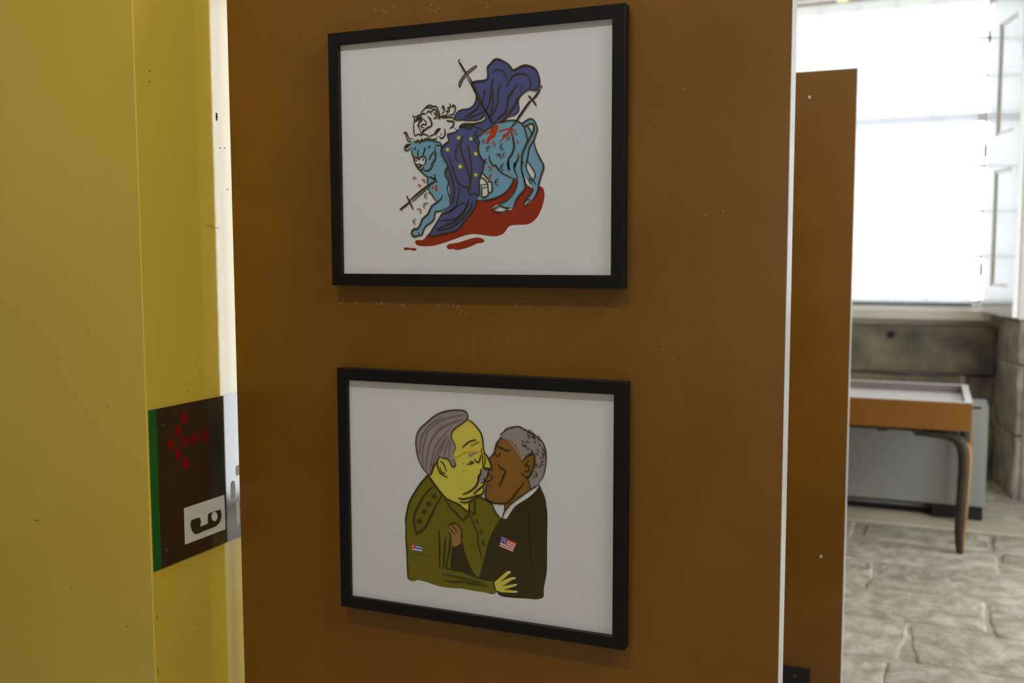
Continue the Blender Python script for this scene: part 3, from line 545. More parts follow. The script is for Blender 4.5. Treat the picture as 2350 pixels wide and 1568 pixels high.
('l','ink_lines','ink',1,2.7,[33.0,-1.8,33.8,-7.9,37.7,-15.6,40.5,-17.8,43.8,-17.4,47.1,-22.0,47.2,-22.1,55.6,-30.0,74.7,-39.4]),
('l','ink_lines','ink',1,1.85,[97.2,-37.9,106.6,-43.6,109.6,-48.0]),
('l','ink_lines','ink',1,1.7,[97.8,-42.3,104.3,-46.8]),
('l','ink_lines','ink',1,1.56,[99.6,-40.1,99.6,-47.7]),
('l','ink_lines','ink',1,2.41,[22.2,-28.4,27.7,-34.6,33.7,-40.3]),
('l','ink_lines','ink',1,2.41,[17.3,-35.4,22.8,-36.6,27.6,-41.2,30.0,-45.7,31.2,-54.5,31.2,-58.9]),
('l','ink_lines','ink',1,2.41,[19.0,-46.5,27.6,-45.6]),
('l','ink_lines','ink',1,2.41,[20.2,-50.9,28.8,-50.0]),
('l','ink_lines','ink',1,2.41,[30.7,-42.4,36.2,-42.0,37.9,-52.5,36.1,-58.0,31.8,-58.4]),
('l','ink_lines','ink',1,2.41,[20.9,-49.8,20.2,-63.6,23.8,-65.2,30.0,-63.3,31.2,-58.9]),
('l','ink_lines','ink',1,2.13,[-50.2,16.9,-48.2,12.7]),
('l','ink_lines','ink',1,2.27,[-87.9,-19.5,-82.6,-24.9,-75.5,-30.4,-73.8,-34.1,-74.5,-43.5]),
('l','ink_lines','ink',1,2.13,[-72.7,-48.7,-69.9,-56.7,-68.9,-56.3,-63.8,-63.2,-57.5,-71.3]),
('l','ink_lines','ink',1,2.84,[-47.9,-60.2,-49.8,-65.8,-57.5,-71.3,-66.5,-76.7,-69.2,-81.2,-74.4,-90.2,-83.5,-96.9,-87.5,-106.0,-92.8,-112.2,-98.0,-112.7,-102.0,-115.5,-103.3,-120.7,-99.5,-124.7,-94.2,-124.2,-90.3,-121.9,-90.9,-117.9]),
('l','ink_lines','ink',1,2.7,[-42.4,-80.6,-48.7,-84.5,-59.0,-86.0,-61.3,-89.3,-62.7,-97.2,-68.1,-102.8,-75.9,-107.3,-81.1,-112.9,-83.8,-120.3,-87.7,-123.7,-90.3,-121.9]),
('l','ink_lines','ink',1,2.41,[-102.4,12.9,-101.3,6.1,-97.8,-0.3,-97.3,-5.6,-93.2,-14.1,-87.9,-19.5,-83.1,-19.2,-80.1,-14.1]),
('l','ink_lines','ink',1,2.27,[-97.5,-1.9,-94.8,0.1,-91.2,-0.6,-89.2,-3.3,-85.3,0.2,-81.7,1.1,-77.5,-0.1,-76.7,-3.8,-77.3,-9.5,-80.0,-11.5]),
('l','ink_lines','ink',1,2.13,[-102.9,21.8,-105.4,20.9,-110.2,20.6,-113.8,17.6,-114.5,13.4,-112.1,11.5,-107.3,12.1,-102.4,14.5]),
('f','ink_lines','ink',1,0,[-113.2,17.1,-109.6,20.0,-103.6,20.6,-106.6,18.9,-110.8,15.4]),
('l','ink_lines','ink',1,1.99,[-63.7,23.2,-57.8,23.2,-52.0,21.6,-48.8,18.1,-50.2,16.9,-60.8,17.9]),
('l','ink_lines','ink',1,1.99,[-89.3,12.9,-90.8,6.7,-90.3,0.4]),
('l','ink_lines','ink',1,2.13,[-79.1,16.1,-78.6,10.4,-82.3,1.7]),
('l','ink_lines','ink',1,2.84,[-60.8,14.3,-59.2,6.4,-59.8,-3.9,-65.2,-11.0,-65.9,-15.6,-70.6,-20.6,-75.4,-21.5,-80.7,-20.3]),
('l','ink_lines','ink',1,2.13,[-63.2,8.7,-63.3,5.6,-67.4,2.6,-69.3,-2.5,-71.6,-4.0]),
('l','ink_lines','ink',1,1.7,[-98.8,14.9,-96.5,12.9,-94.6,14.7,-94.6,17.3]),
('l','ink_lines','ink',1,1.56,[-72.6,16.3,-70.3,14.1,-68.5,18.2]),
('l','ink_lines','ink',1,1.7,[-92.5,-5.8,-94.9,-4.6,-93.1,-2.6]),
('l','ink_lines','ink',1,1.7,[-80.0,-4.7,-82.0,-4.1,-79.9,-2.1]),
('l','ink_lines','ink',1,1.7,[-73.1,-30.5,-66.6,-32.2,-61.9,-35.5,-59.6,-37.1]),
('l','ink_lines','ink',1,2.13,[-61.3,-27.2,-60.7,-32.4,-58.4,-37.2]),
('l','ink_lines','ink',1,1.99,[-115.3,39.2,-112.9,40.4,-109.9,38.6,-107.0,31.7,-104.6,29.3,-99.2,30.3]),
('l','ink_lines','ink',1,2.13,[-115.3,39.2,-111.8,37.2,-109.5,29.2,-107.1,25.7,-101.1,25.2]),
('l','ink_lines','ink',1,2.13,[-96.8,33.3,-93.8,34.5,-88.4,36.0,-84.9,33.8,-81.9,35.2,-76.5,34.9,-71.8,32.1,-71.3,28.0,-74.8,28.6]),
('l','ink_lines','ink',1,2.84,[-97.5,27.1,-93.9,23.8,-90.3,26.8,-86.8,23.0,-83.2,28.0,-79.6,24.2,-77.2,28.2,-73.1,26.5,-67.2,26.2,-59.5,26.9,-56.6,28.8]),
('l','ink_lines','ink',1,2.13,[-68.3,33.0,-61.8,34.2,-56.5,40.7,-51.7,43.0]),
('f','ink_lines','ink',1,0,[-67.7,33.2,-61.8,35.8,-58.8,40.8,-54.7,43.7,-50.0,43.4,-50.6,40.9,-54.7,37.0,-57.7,34.0,-63.6,33.3]),
('l','ink_lines','ink',1,2.13,[-68.3,32.5,-67.8,28.3]),
('l','ink_lines','ink',1,1.85,[-57.7,33.5,-56.0,28.8]),
('l','ink_lines','ink',1,1.85,[-97.7,53.6,-97.3,42.7,-96.2,34.3]),
('l','ink_lines','ink',1,2.13,[-98.0,53.7,-91.7,57.5,-87.0,58.3,-84.6,55.5,-87.6,53.6,-88.8,50.6,-89.4,49.1,-86.5,43.2,-84.2,35.8]),
('l','ink_lines','ink',1,2.98,[-84.2,35.8,-80.0,40.3,-72.9,45.1,-67.0,47.4,-65.2,50.4,-67.4,57.7,-69.2,59.9,-72.7,62.7]),
('l','ink_lines','ink',1,2.13,[-99.7,65.2,-95.8,62.6,-96.5,56.2]),
('l','ink_lines','ink',1,2.41,[-94.6,63.3,-84.5,66.4,-78.5,67.6,-76.2,65.9]),
('l','ink_lines','ink',1,2.84,[-94.7,56.6,-90.5,60.0,-91.7,61.1,-86.9,62.4,-82.7,62.7]),
('l','ink_lines','ink',1,2.13,[-82.8,60.6,-76.3,55.6,-75.2,49.9,-79.9,51.2,-84.1,48.8,-82.3,46.1,-78.8,45.4]),
('l','ink_lines','ink',1,2.56,[-83.2,70.5,-76.1,76.3,-73.7,78.2,-67.8,79.6,-63.1,77.6,-57.3,77.2,-55.0,74.0,-52.1,66.1,-51.6,58.9,-53.9,58.0]),
('l','ink_lines','ink',1,2.13,[-84.5,66.4,-83.2,71.0]),
('l','ink_lines','ink',1,2.56,[-74.4,67.4,-71.4,70.8,-66.7,69.0,-62.6,72.9,-57.3,71.6,-55.0,65.3,-53.3,60.0]),
('l','ink_lines','ink',1,2.13,[-76.1,75.7,-71.9,76.5,-67.3,75.2,-63.7,77.1]),
('l','ink_lines','ink',1,1.42,[-62.0,68.8,-59.1,67.0,-57.9,69.5]),
('l','ink_lines','ink',1,1.85,[-66.8,67.0,-65.0,64.8]),
('l','ink_lines','ink',1,1.7,[-60.9,65.1,-56.8,64.3,-58.0,66.0]),
('l','ink_lines','ink',1,2.41,[-62.1,59.2,-58.6,59.8,-55.1,61.7]),
('l','ink_lines','ink',1,2.13,[-50.4,60.9,-45.8,59.1,-33.0,59.2,-28.4,57.7,-23.8,54.6,-8.9,54.1,-8.7,53.4,9.8,52.1,19.0,53.8,23.3,56.3]),
('l','ink_lines','ink',1,2.7,[-39.4,54.7,-34.8,53.4,-27.3,52.0,-28.5,45.4,-34.3,42.1]),
('l','ink_lines','ink',1,1.7,[-28.5,44.9,-20.5,38.4]),
('l','ink_lines','ink',1,2.56,[-43.0,42.6,-41.9,35.8,-44.3,29.8,-49.0,27.9,-52.5,31.2]),
('l','ink_lines','ink',1,2.13,[-48.9,36.2,-48.9,32.1]),
('l','ink_lines','ink',1,1.99,[-48.0,64.9,-43.9,69.3,-43.3,74.3,-45.0,77.5,-46.8,76.1,-45.6,73.5,-43.3,74.3]),
('l','ink_lines','ink',1,2.13,[-41.1,61.9,-37.0,67.3,-39.9,69.0,-35.2,68.8,-35.2,72.3,-37.5,73.5,-32.8,75.3,-32.8,78.8,-34.5,80.0]),
('l','ink_lines','ink',1,2.13,[-37.6,61.2,-33.0,63.0,-28.3,63.3,-24.8,68.7,-23.6,73.2,-26.5,77.4,-29.4,76.6,-27.7,74.4,-24.8,75.3]),
('l','ink_lines','ink',1,2.84,[-50.4,60.9,-43.4,61.6,-37.6,61.2]),
('l','ink_lines','ink',1,2.13,[-82.4,42.0,-79.4,40.8,-82.4,37.3]),
('l','ink_lines','ink',1,1.85,[9.8,47.7,20.8,49.7,26.3,52.6,27.2,55.9]),
('l','ink_lines','ink',1,1.7,[19.6,54.3,23.9,59.0,24.5,55.7]),
('f','ink_lines','ink',1,0,[-91.7,60.1,-86.3,62.9,-82.8,59.6,-82.2,56.5,-85.2,54.0,-89.4,54.2,-87.0,57.2]),
('f','ink_lines','ink',1,0,[-91.8,49.4,-89.4,51.7,-86.5,48.9,-88.9,47.5]),
('l','ink_lines','ink',1,2.41,[-3.2,122.3,6.5,107.4,21.0,78.2,34.2,54.6,40.2,43.4]),
('l','ink_lines','ink',1,1.85,[-3.9,118.5,4.0,105.4,16.1,82.9,31.8,58.0,39.0,44.6]),
('l','ink_lines','ink',1,3.19,[-16.7,141.8,-13.0,136.1,-6.9,126.9,-4.5,123.5]),
('l','ink_lines','ink',1,1.7,[-14.8,146.0,-18.5,144.1,-16.1,141.2]),
('c','ink_lines','ink',1,1.7,[-17.0,105.2,-16.9,111.2,-11.9,118.5,-3.2,126.6,10.3,134.3,11.5,132.6,-0.8,124.3,-10.7,115.2,-15.7,105.1]),
('l','ink_lines','ink',1,1.42,[-12.4,128.9,-6.9,127.5]),
('l','ink_lines','ink',1,2.56,[103.2,77.5,93.8,66.3,79.7,48.9,69.0,37.6]),
('l','ink_lines','ink',1,1.85,[100.3,76.6,90.3,64.4,78.5,48.9]),
('l','ink_lines','ink',1,3.55,[117.2,93.1,111.4,84.4,105.5,78.4]),
('l','ink_lines','ink',1,3.12,[98.0,84.2,105.5,76.3,110.8,68.5]),
('l','ink_lines','ink',1,1.56,[116.6,98.4,120.1,95.5,114.9,94.3]),
('l','ink_lines','ink',1,3.55,[-61.0,-38.5,-72.6,-44.9,-88.2,-54.7,-105.3,-66.8]),
('l','ink_lines','ink',1,1.56,[-68.8,-45.6,-85.7,-58.2,-102.7,-70.3]),
('l','ink_lines','ink',1,3.55,[-122.5,-80.7,-114.6,-75.7,-106.6,-70.2]),
('l','ink_lines','ink',1,2.84,[-111.7,-59.8,-106.6,-69.0,-100.2,-81.8]),
('l','ink_lines','ink',1,2.84,[-124.5,-79.5,-120.6,-83.1]),
('l','ink_lines','ink',1,2.13,[-69.9,-31.5,-59.7,-35.7,-57.8,-39.7]),
('l','ink_lines','ink',1,1.21,[32.3,3.9,30.8,4.1,29.6,5.0,28.9,6.3,28.9,8.0,29.6,9.7,30.8,11.1,32.4,11.9,34.0,12.1,35.4,11.5,36.4,10.4]),
('l','ink_lines','ink',1,1.21,[28.6,11.3,33.7,8.6]),
('l','ink_lines','ink',1,1.21,[27.6,9.7,32.5,7.0]),
('l','ink_lines','ink',1,1.21,[58.6,6.5,57.2,5.7,55.6,5.7,54.1,6.5,52.9,7.8,52.1,9.6,52.1,11.5,52.6,13.2,53.8,14.3,55.3,14.7,56.9,14.3]),
('l','ink_lines','ink',1,1.21,[50.2,10.4,56.1,11.2]),
('l','ink_lines','ink',1,1.21,[50.6,8.4,56.3,9.2]),
('l','ink_lines','ink',1,1.21,[43.9,-3.3,44.3,-1.8,45.4,-0.8,47.1,-0.5,49.0,-0.8,50.8,-1.7,52.3,-3.1,53.1,-4.7,53.2,-6.3,52.4,-7.5,51.0,-8.2]),
('l','ink_lines','ink',1,1.21,[52.8,-1.1,49.2,-5.4]),
('l','ink_lines','ink',1,1.21,[51.0,0.2,47.5,-3.9]),
('l','blood_strokes','blood',1,1.21,[59.2,-5.0,58.1,-5.1,57.2,-4.8,56.4,-4.0,56.0,-2.8,56.1,-1.6,56.6,-0.4,57.4,0.4,58.4,0.8,59.5,0.7,60.4,0.1]),
('l','blood_strokes','blood',1,1.21,[55.1,-0.7,59.0,-1.6]),
('l','blood_strokes','blood',1,1.21,[54.8,-2.0,58.6,-2.8]),
('l','ink_lines','ink',1,1.21,[29.8,-13.5,28.7,-13.9,27.5,-13.7,26.4,-13.0,25.7,-11.8,25.4,-10.3,25.7,-8.9,26.4,-7.7,27.5,-7.1,28.7,-7.0,29.9,-7.4]),
('l','ink_lines','ink',1,1.21,[24.1,-9.5,28.8,-9.7]),
('l','ink_lines','ink',1,1.21,[24.1,-11.0,28.6,-11.2]),
('l','blood_strokes','blood',1,1.21,[30.3,-20.4,31.1,-19.5,32.2,-19.1,33.5,-19.3,34.8,-20.0,35.8,-21.1,36.4,-22.5,36.5,-23.8,36.0,-24.9,35.0,-25.6,33.8,-25.7]),
('l','blood_strokes','blood',1,1.21,[37.4,-21.2,33.4,-23.3]),
('l','blood_strokes','blood',1,1.21,[36.6,-19.9,32.7,-21.8]),
('l','ink_lines','ink',1,1.21,[57.8,-24.5,56.2,-24.9,54.7,-24.5,53.4,-23.4,52.7,-21.7,52.6,-19.8,53.1,-18.0,54.2,-16.6,55.7,-15.8,57.3,-15.8,58.7,-16.6]),
('l','ink_lines','ink',1,1.21,[50.9,-18.6,57.0,-19.4]),
('l','ink_lines','ink',1,1.21,[50.7,-20.6,56.5,-21.3]),
('l','blood_strokes','blood',1,1.21,[36.8,-37.5,35.7,-37.7,34.6,-37.3,33.8,-36.4,33.4,-35.2,33.4,-33.8,34.0,-32.6,34.9,-31.6,36.0,-31.2,37.1,-31.3,38.1,-31.9]),
('l','blood_strokes','blood',1,1.21,[32.4,-32.9,36.6,-33.8]),
('l','blood_strokes','blood',1,1.21,[32.0,-34.3,36.1,-35.2]),
('l','ink_lines','ink',1,1.21,[49.1,-47.3,47.4,-47.9,45.7,-47.5,44.3,-46.4,43.4,-44.7,43.2,-42.6,43.7,-40.6,44.8,-39.1,46.3,-38.2,48.0,-38.1,49.6,-38.8]),
('l','ink_lines','ink',1,1.21,[41.4,-41.4,47.9,-41.9]),
('l','ink_lines','ink',1,1.21,[41.2,-43.6,47.5,-44.0]),
('l','ink_lines','ink',1,1.21,[-74.4,-64.8,-75.9,-65.1,-77.4,-64.6,-78.5,-63.4,-79.0,-61.9,-78.9,-60.1,-78.2,-58.4,-76.9,-57.2,-75.4,-56.6,-73.9,-56.7,-72.6,-57.6]),
('l','ink_lines','ink',1,1.21,[-80.3,-58.8,-74.6,-60.0]),
('l','ink_lines','ink',1,1.21,[-80.8,-60.7,-75.3,-61.8]),
('l','ink_lines','ink',1,1.21,[-78.3,-79.9,-79.9,-79.5,-81.0,-78.4,-81.3,-76.9,-80.9,-75.2,-79.8,-73.6,-78.2,-72.4,-76.3,-71.8,-74.6,-71.9,-73.2,-72.7,-72.5,-74.0]),
('l','ink_lines','ink',1,1.21,[-80.4,-71.8,-75.7,-75.4]),
('l','ink_lines','ink',1,1.21,[-81.9,-73.3,-77.4,-76.7]),
('l','blood_strokes','blood',1,1.21,[-93.8,-82.5,-93.0,-81.3,-91.7,-80.7,-90.0,-80.7,-88.3,-81.5,-86.8,-82.7,-85.9,-84.3,-85.7,-86.0,-86.1,-87.4,-87.2,-88.3,-88.8,-88.6]),
('l','blood_strokes','blood',1,1.21,[-84.8,-82.6,-89.6,-85.7]),
('l','blood_strokes','blood',1,1.21,[-86.1,-81.1,-90.6,-84.0]),
('l','blood_strokes','blood',1,1.21,[-94.9,-104.2,-96.2,-104.7,-97.6,-104.5,-98.9,-103.6,-99.7,-102.3,-100.0,-100.6,-99.6,-99.0,-98.8,-97.7,-97.5,-96.9,-96.1,-96.7,-94.8,-97.2]),
('l','blood_strokes','blood',1,1.21,[-101.5,-99.7,-96.1,-99.8]),
('l','blood_strokes','blood',1,1.21,[-101.6,-101.5,-96.3,-101.6])]
KISS_ART=[
('f','olive_jacket','olive',1,0,[-87.6,35.0,-93.0,26.2,-101.1,15.9,-110.6,1.8,-118.8,-12.2,-123.3,-28.3,-126.0,-44.0,-128.1,-51.5,-127.4,-72.1,-125.4,-101.1,-123.8,-136.3,-120.5,-142.0,-111.0,-144.7,-104.3,-142.4,-88.2,-144.0,-72.3,-146.8,-56.5,-148.3,-35.6,-147.4,-26.5,-146.2,-3.3,-147.3,15.9,-147.2,27.2,-148.8,34.2,-146.5,36.1,-139.8,33.6,-128.3,18.5,-127.9,4.5,-126.1,7.8,-118.6,13.6,-96.6,20.0,-72.3,27.7,-50.3,42.8,-24.2,36.6,-15.5,27.9,-0.1,20.4,4.4,14.2,7.0,7.9,8.4,2.2,7.4,-18.9,9.2,-57.5,17.4,-80.9,36.8]),
('f','dark_jacket','suit',1,0,[107.1,36.8,112.5,29.3,118.5,16.3,121.5,-0.5,122.3,-1.2,123.0,-20.5,122.4,-49.1,122.2,-95.0,119.8,-112.6,116.8,-128.0,116.2,-141.3,104.0,-146.7,87.0,-147.6,62.3,-149.8,43.6,-149.4,38.0,-145.4,34.8,-139.9,32.4,-128.4,18.5,-127.9,4.5,-126.1,7.8,-118.6,13.6,-96.6,20.0,-72.3,27.7,-50.3,42.8,-24.2,46.5,-22.7,53.4,-23.1,59.6,-14.4,68.8,-0.8,89.6,15.8,98.1,25.7]),
('f','dark_jacket','suit',1,0,[-40.8,-78.6,-32.4,-75.9,-24.3,-69.0,-19.5,-83.9,-13.2,-99.8,-4.4,-116.5,4.5,-126.1,-9.5,-123.1,-26.2,-119.3,-44.2,-117.3,-42.9,-97.4,-42.8,-84.2]),
('f','white_collar','white',1,0,[27.3,-0.7,49.1,-0.4,51.2,-8.3,49.1,-16.6,45.6,-21.8,36.6,-14.4]),
('f','white_collar','white',1,0,[47.8,-21.4,52.8,-9.8,68.8,6.2,93.2,26.4,104.7,35.5,108.0,32.3,93.2,16.2,69.4,-0.7,59.6,-14.4,53.4,-22.9]),
('f','right_face','brown',1,0,[44.6,107.7,38.9,98.2,35.8,90.5,33.3,81.1,25.1,71.2,28.9,62.3,28.8,55.3,23.2,52.5,23.1,44.4,22.5,36.3,20.6,30.3,18.6,22.0,18.2,12.6,20.4,4.7,29.2,1.1,40.4,0.8,51.8,1.3,51.8,-11.5,61.5,1.6,93.2,26.4,92.7,38.9,88.4,47.7,84.8,64.5,81.2,77.9,73.9,93.3,64.2,104.0,56.9,108.0]),
('f','grey_hair','hair',1,0,[44.6,108.3,45.2,111.8,49.5,115.5,54.4,120.4,64.2,123.9,76.4,125.5,83.7,122.4,95.7,117.5,106.5,111.5,114.9,104.2,119.7,94.4,121.1,81.0,119.7,65.1,116.1,50.1,108.9,39.2,94.5,27.1,92.7,38.9,88.4,47.7,87.2,64.7,81.2,71.0,78.8,80.0,73.9,91.0,66.6,98.4,56.8,105.2,49.5,106.4]),
('f','right_face','brown',1,0,[81.2,69.9,88.5,79.6,95.7,84.1,100.8,83.4,102.0,77.2,99.9,62.3,93.9,49.3,87.2,47.0,81.2,51.6,78.7,59.4]),
('f','left_face','yellow',1,0,[-12.3,130.8,-5.3,128.0,2.2,121.6,9.7,112.8,13.4,102.7,15.2,87.8,17.3,78.1,24.5,71.2,28.5,62.2,28.8,56.5,24.4,54.4,22.2,53.0,22.5,46.7,19.4,41.8,17.1,34.6,18.3,30.1,15.3,24.6,15.7,18.2,11.7,12.0,0.3,8.0,-1.0,5.0,-11.0,-1.8,-11.1,-17.5,-19.0,-15.6,-29.3,-8.3,-42.1,-3.6,-52.5,1.3,-62.8,11.0,-75.8,24.1,-84.9,35.2,-80.9,39.1,-72.9,54.1,-64.9,68.9,-56.9,88.3,-41.2,110.5,-26.9,123.1]),
('f','grey_hair','hair',1,0,[-81.0,36.2,-86.2,38.7,-95.4,48.7,-101.8,61.3,-104.4,73.0,-105.6,82.4,-105.5,92.0,-102.7,102.8,-95.9,112.8,-85.3,121.7,-74.7,130.7,-61.6,138.5,-43.4,143.9,-24.2,145.4,-15.3,143.6,-11.8,136.9,-14.2,130.3,-27.0,120.8,-37.3,113.1,-41.2,104.7,-40.0,97.8,-34.9,88.8,-34.7,82.9,-38.2,75.6,-36.4,69.9,-46.7,64.4,-57.1,65.9,-62.3,67.9,-66.3,60.5,-72.9,51.7,-78.3,38.2]),
('f','grey_hair','hair',1,0,[-47.4,63.2,-37.7,67.5,-35.8,62.9,-35.2,55.9,-39.1,52.7,-42.3,54.2,-45.5,59.8]),
('f','left_face','yellow',1,0,[-67.6,56.8,-64.9,65.3,-61.6,68.0,-53.2,63.9,-49.5,44.2,-52.2,34.5,-58.6,39.8,-65.1,48.8]),
('f','grey_hair','hair',1,0,[13.3,53.3,22.1,53.4,23.1,46.0,18.7,40.6,14.6,32.7,11.2,29.9,6.4,33.3,6.5,40.8,9.9,44.8]),
('f','grey_hair','hair',1,0,[-12.4,74.4,-6.9,76.7,4.0,79.4,4.7,77.6,-2.8,74.5,-5.6,71.2,-9.7,70.8]),
('f','glasses_drawing','gold',0,0,[11.5,87.5,14.9,87.7,18.1,65.5,16.8,61.7,14.1,61.4,13.1,70.1]),
('f','right_face','lip',1,0,[22.1,43.7,26.8,44.1,31.5,41.1,26.8,36.9,20.0,33.8,20.7,38.3]),
('f','left_hand','yellow',0,0,[33.0,-127.8,41.2,-120.3,51.2,-110.8,56.2,-106.6,61.2,-107.8,56.2,-113.7,43.7,-125.8,51.2,-121.3,63.6,-115.7,68.6,-116.8,58.6,-123.9,47.4,-132.4,67.3,-126.5,71.6,-127.1,67.3,-130.7,51.1,-137.5,67.3,-137.2,71.6,-138.0,67.3,-141.1,43.6,-142.9,36.1,-140.9,33.9,-135.3]),
('f','left_hand','white',1,0,[56.8,-109.5,59.3,-106.8,61.4,-107.8,58.7,-111.0]),
('f','left_hand','white',1,0,[64.6,-117.3,68.6,-115.4,69.5,-117.2,65.5,-119.7]),
('f','left_hand','white',1,0,[67.3,-127.7,71.0,-126.0,71.6,-128.1,68.5,-129.6]),
('f','left_hand','white',1,0,[67.9,-138.1,72.0,-137.4,72.0,-139.7,68.3,-140.2]),
('f','right_hand','handbrown',1,0,[-48.4,-45.5,-45.1,-42.2,-38.6,-39.7,-32.1,-40.8,-26.3,-46.7,-24.2,-51.2,-24.9,-60.8,-25.0,-69.1,-32.4,-75.9,-40.2,-78.2,-42.1,-69.8,-45.2,-59.4,-47.8,-52.6]),
('f','left_flag','flagwhite',0,0,[-116.7,-82.1,-96.2,-85.2,-97.0,-94.4,-116.1,-92.9]),
('f','left_flag','flagblue',0,0,[-113.6,-82.4,-96.2,-85.2,-96.5,-87.0,-111.7,-84.9]),
('f','left_flag','flagblue',0,0,[-111.7,-87.3,-96.4,-87.7,-96.7,-90.4,-111.7,-90.0]),
('f','left_flag','flagblue',0,0,[-115.1,-92.0,-96.9,-92.6,-97.0,-94.7,-115.8,-93.6]),
('f','left_flag','flagred',0,0,[-117.3,-81.6,-107.4,-86.6,-116.9,-92.5]),
('f','left_flag','white',0,0,[-114.1,-84.4,-113.6,-85.7,-112.0,-85.5,-113.2,-86.5,-112.8,-87.8,-114.1,-87.2,-115.4,-88.1,-115.0,-86.7,-116.1,-86.0,-114.6,-85.8]),
('f','right_flag','flagred',0,0,[45.2,-52.5,71.4,-59.7,64.3,-75.1,41.8,-68.6]),
('f','right_flag','flagwhite',0,0,[44.6,-55.4,70.1,-62.4,69.4,-64.1,44.2,-57.1]),
('f','right_flag','flagwhite',0,0,[43.8,-58.9,68.6,-65.8,67.8,-67.5,43.4,-60.7]),
('f','right_flag','flagwhite',0,0,[43.1,-62.5,67.0,-69.2,66.3,-70.9,42.7,-64.2]),
('f','right_flag','flagwhite',0,0,[42.3,-66.0,65.5,-72.6,64.7,-74.3,41.9,-67.8]),
('f','right_flag','flagblue',0,0,[45.2,-51.7,55.4,-53.7,54.5,-63.1,42.9,-61.7]),
('f','right_flag','flagwhite',0,0,[47.7,-53.7,48.0,-54.6,49.1,-54.5,48.3,-55.2,48.5,-56.1,47.7,-55.7,46.8,-56.3,47.1,-55.4,46.3,-54.8,47.3,-54.7]),
('f','right_flag','flagwhite',0,0,[51.7,-54.4,52.0,-55.3,53.1,-55.2,52.2,-55.9,52.5,-56.9,51.6,-56.4,50.8,-57.1,51.1,-56.1,50.2,-55.6,51.3,-55.4]),
('f','right_flag','flagwhite',0,0,[47.0,-57.0,47.4,-57.9,48.5,-57.9,47.6,-58.6,47.9,-59.5,47.0,-59.0,46.2,-59.7,46.4,-58.7,45.6,-58.2,46.7,-58.0]),
('f','right_flag','flagwhite',0,0,[50.8,-58.3,51.1,-59.1,52.2,-59.1,51.4,-59.8,51.6,-60.7,50.8,-60.2,49.9,-60.9,50.2,-59.9,49.3,-59.4,50.4,-59.2]),
('f','ink_lines','ink2',0,0,[-70.5,8.1,-70.6,3.5,-66.1,1.8,-70.9,-0.0,-71.8,-4.6,-74.7,-1.2,-79.8,-2.3,-76.7,1.7,-79.0,5.6,-74.1,4.6]),
('f','ink_lines','ink2',0,0,[-80.5,-5.9,-80.6,-10.5,-76.1,-12.2,-81.0,-14.1,-81.9,-18.8,-84.8,-15.3,-89.9,-16.5,-86.8,-12.4,-89.0,-8.5,-84.2,-9.5]),
('f','ink_lines','ink2',0,0,[-89.3,-19.6,-89.3,-24.2,-84.8,-25.9,-89.7,-27.8,-90.6,-32.5,-93.6,-29.0,-98.7,-30.2,-95.6,-26.1,-97.8,-22.2,-93.0,-23.2]),
('f','ink_lines','ink2',0,0,[-97.4,-36.0,-97.5,-40.7,-93.0,-42.3,-97.9,-44.3,-98.8,-48.9,-101.8,-45.5,-106.9,-46.7,-103.8,-42.6,-106.0,-38.7,-101.1,-39.7]),
('l','ink_lines','ink',1,2.56,[-84.9,35.2,-93.0,26.2,-101.1,15.9,-110.6,1.8,-118.8,-12.2,-123.3,-28.3,-126.6,-44.0,-126.1,-51.3]),
('l','ink_lines','ink',1,1.99,[-125.5,-57.3,-126.3,-71.9,-124.7,-101.0,-123.5,-136.3,-120.5,-142.0,-112.4,-144.0]),
('l','ink_lines','ink',1,2.27,[-84.9,35.2,-75.8,24.1,-62.8,11.0,-52.5,1.3,-42.1,-3.6,-29.2,-7.1,-19.0,-14.4,-11.1,-17.5,-11.3,-6.2]),
('l','ink_lines','ink',1,1.7,[-83.6,36.5,-75.8,26.5,-57.7,4.4]),
('l','ink_lines','ink',0,2.98,[-75.2,18.2,-93.3,-0.1,-99.4,-12.4,-108.0,-26.4,-111.8,-42.5,-106.7,-64.9,-90.5,-52.3,-76.3,-25.7,-70.9,-13.6,-59.0,4.2]),
('l','ink_lines','ink',0,2.13,[-55.1,0.2,-44.8,-13.0,-21.7,-33.2,-11.4,-21.5,-10.0,-4.9]),
('l','ink_lines','ink',1,2.27,[-1.0,5.3,-1.2,-19.3,-7.5,-17.6]),
('l','ink_lines','ink',1,2.13,[-10.1,-21.4,-2.6,-37.1,3.7,-52.9,4.9,-66.9,8.0,-80.7,11.7,-93.3]),
('l','ink_lines','ink',1,2.41,[17.9,4.8,27.9,-0.1,36.6,-15.5,44.1,-22.9]),
('l','ink_lines','ink',1,2.13,[2.2,7.0,9.1,8.5,19.2,4.0]),
('c','ink_lines','ink',1,1.14,[0.7,-30.3,3.2,-28.9,5.1,-33.4,2.5,-34.2]),
('c','ink_lines','ink',1,1.14,[8.2,-46.0,11.3,-45.0,11.3,-50.9,8.8,-50.6]),
('c','ink_lines','ink',1,1.14,[11.9,-63.8,15.0,-63.4,15.3,-69.3,12.5,-69.6]),
('l','ink_lines','ink',1,2.41,[-64.8,-53.2,-64.4,-81.9,-64.7,-116.8]),
('l','ink_lines','ink',1,2.56,[-53.3,-63.9,-56.0,-92.9,-58.2,-117.8]),
('l','ink_lines','ink',1,2.84,[-43.9,-56.9,-45.4,-78.5,-49.5,-98.2,-52.2,-114.1,-43.8,-117.2]),
('l','ink_lines','ink',1,2.27,[-60.2,-125.9,-32.8,-127.3,-7.0,-129.9,12.1,-131.6]),
('l','ink_lines','ink',1,2.13,[-57.7,-135.2,-42.0,-136.8,-26.4,-134.2,-7.0,-135.3,19.7,-135.4]),
('l','ink_lines','ink',1,2.84,[31.7,-128.5,34.2,-140.0]),
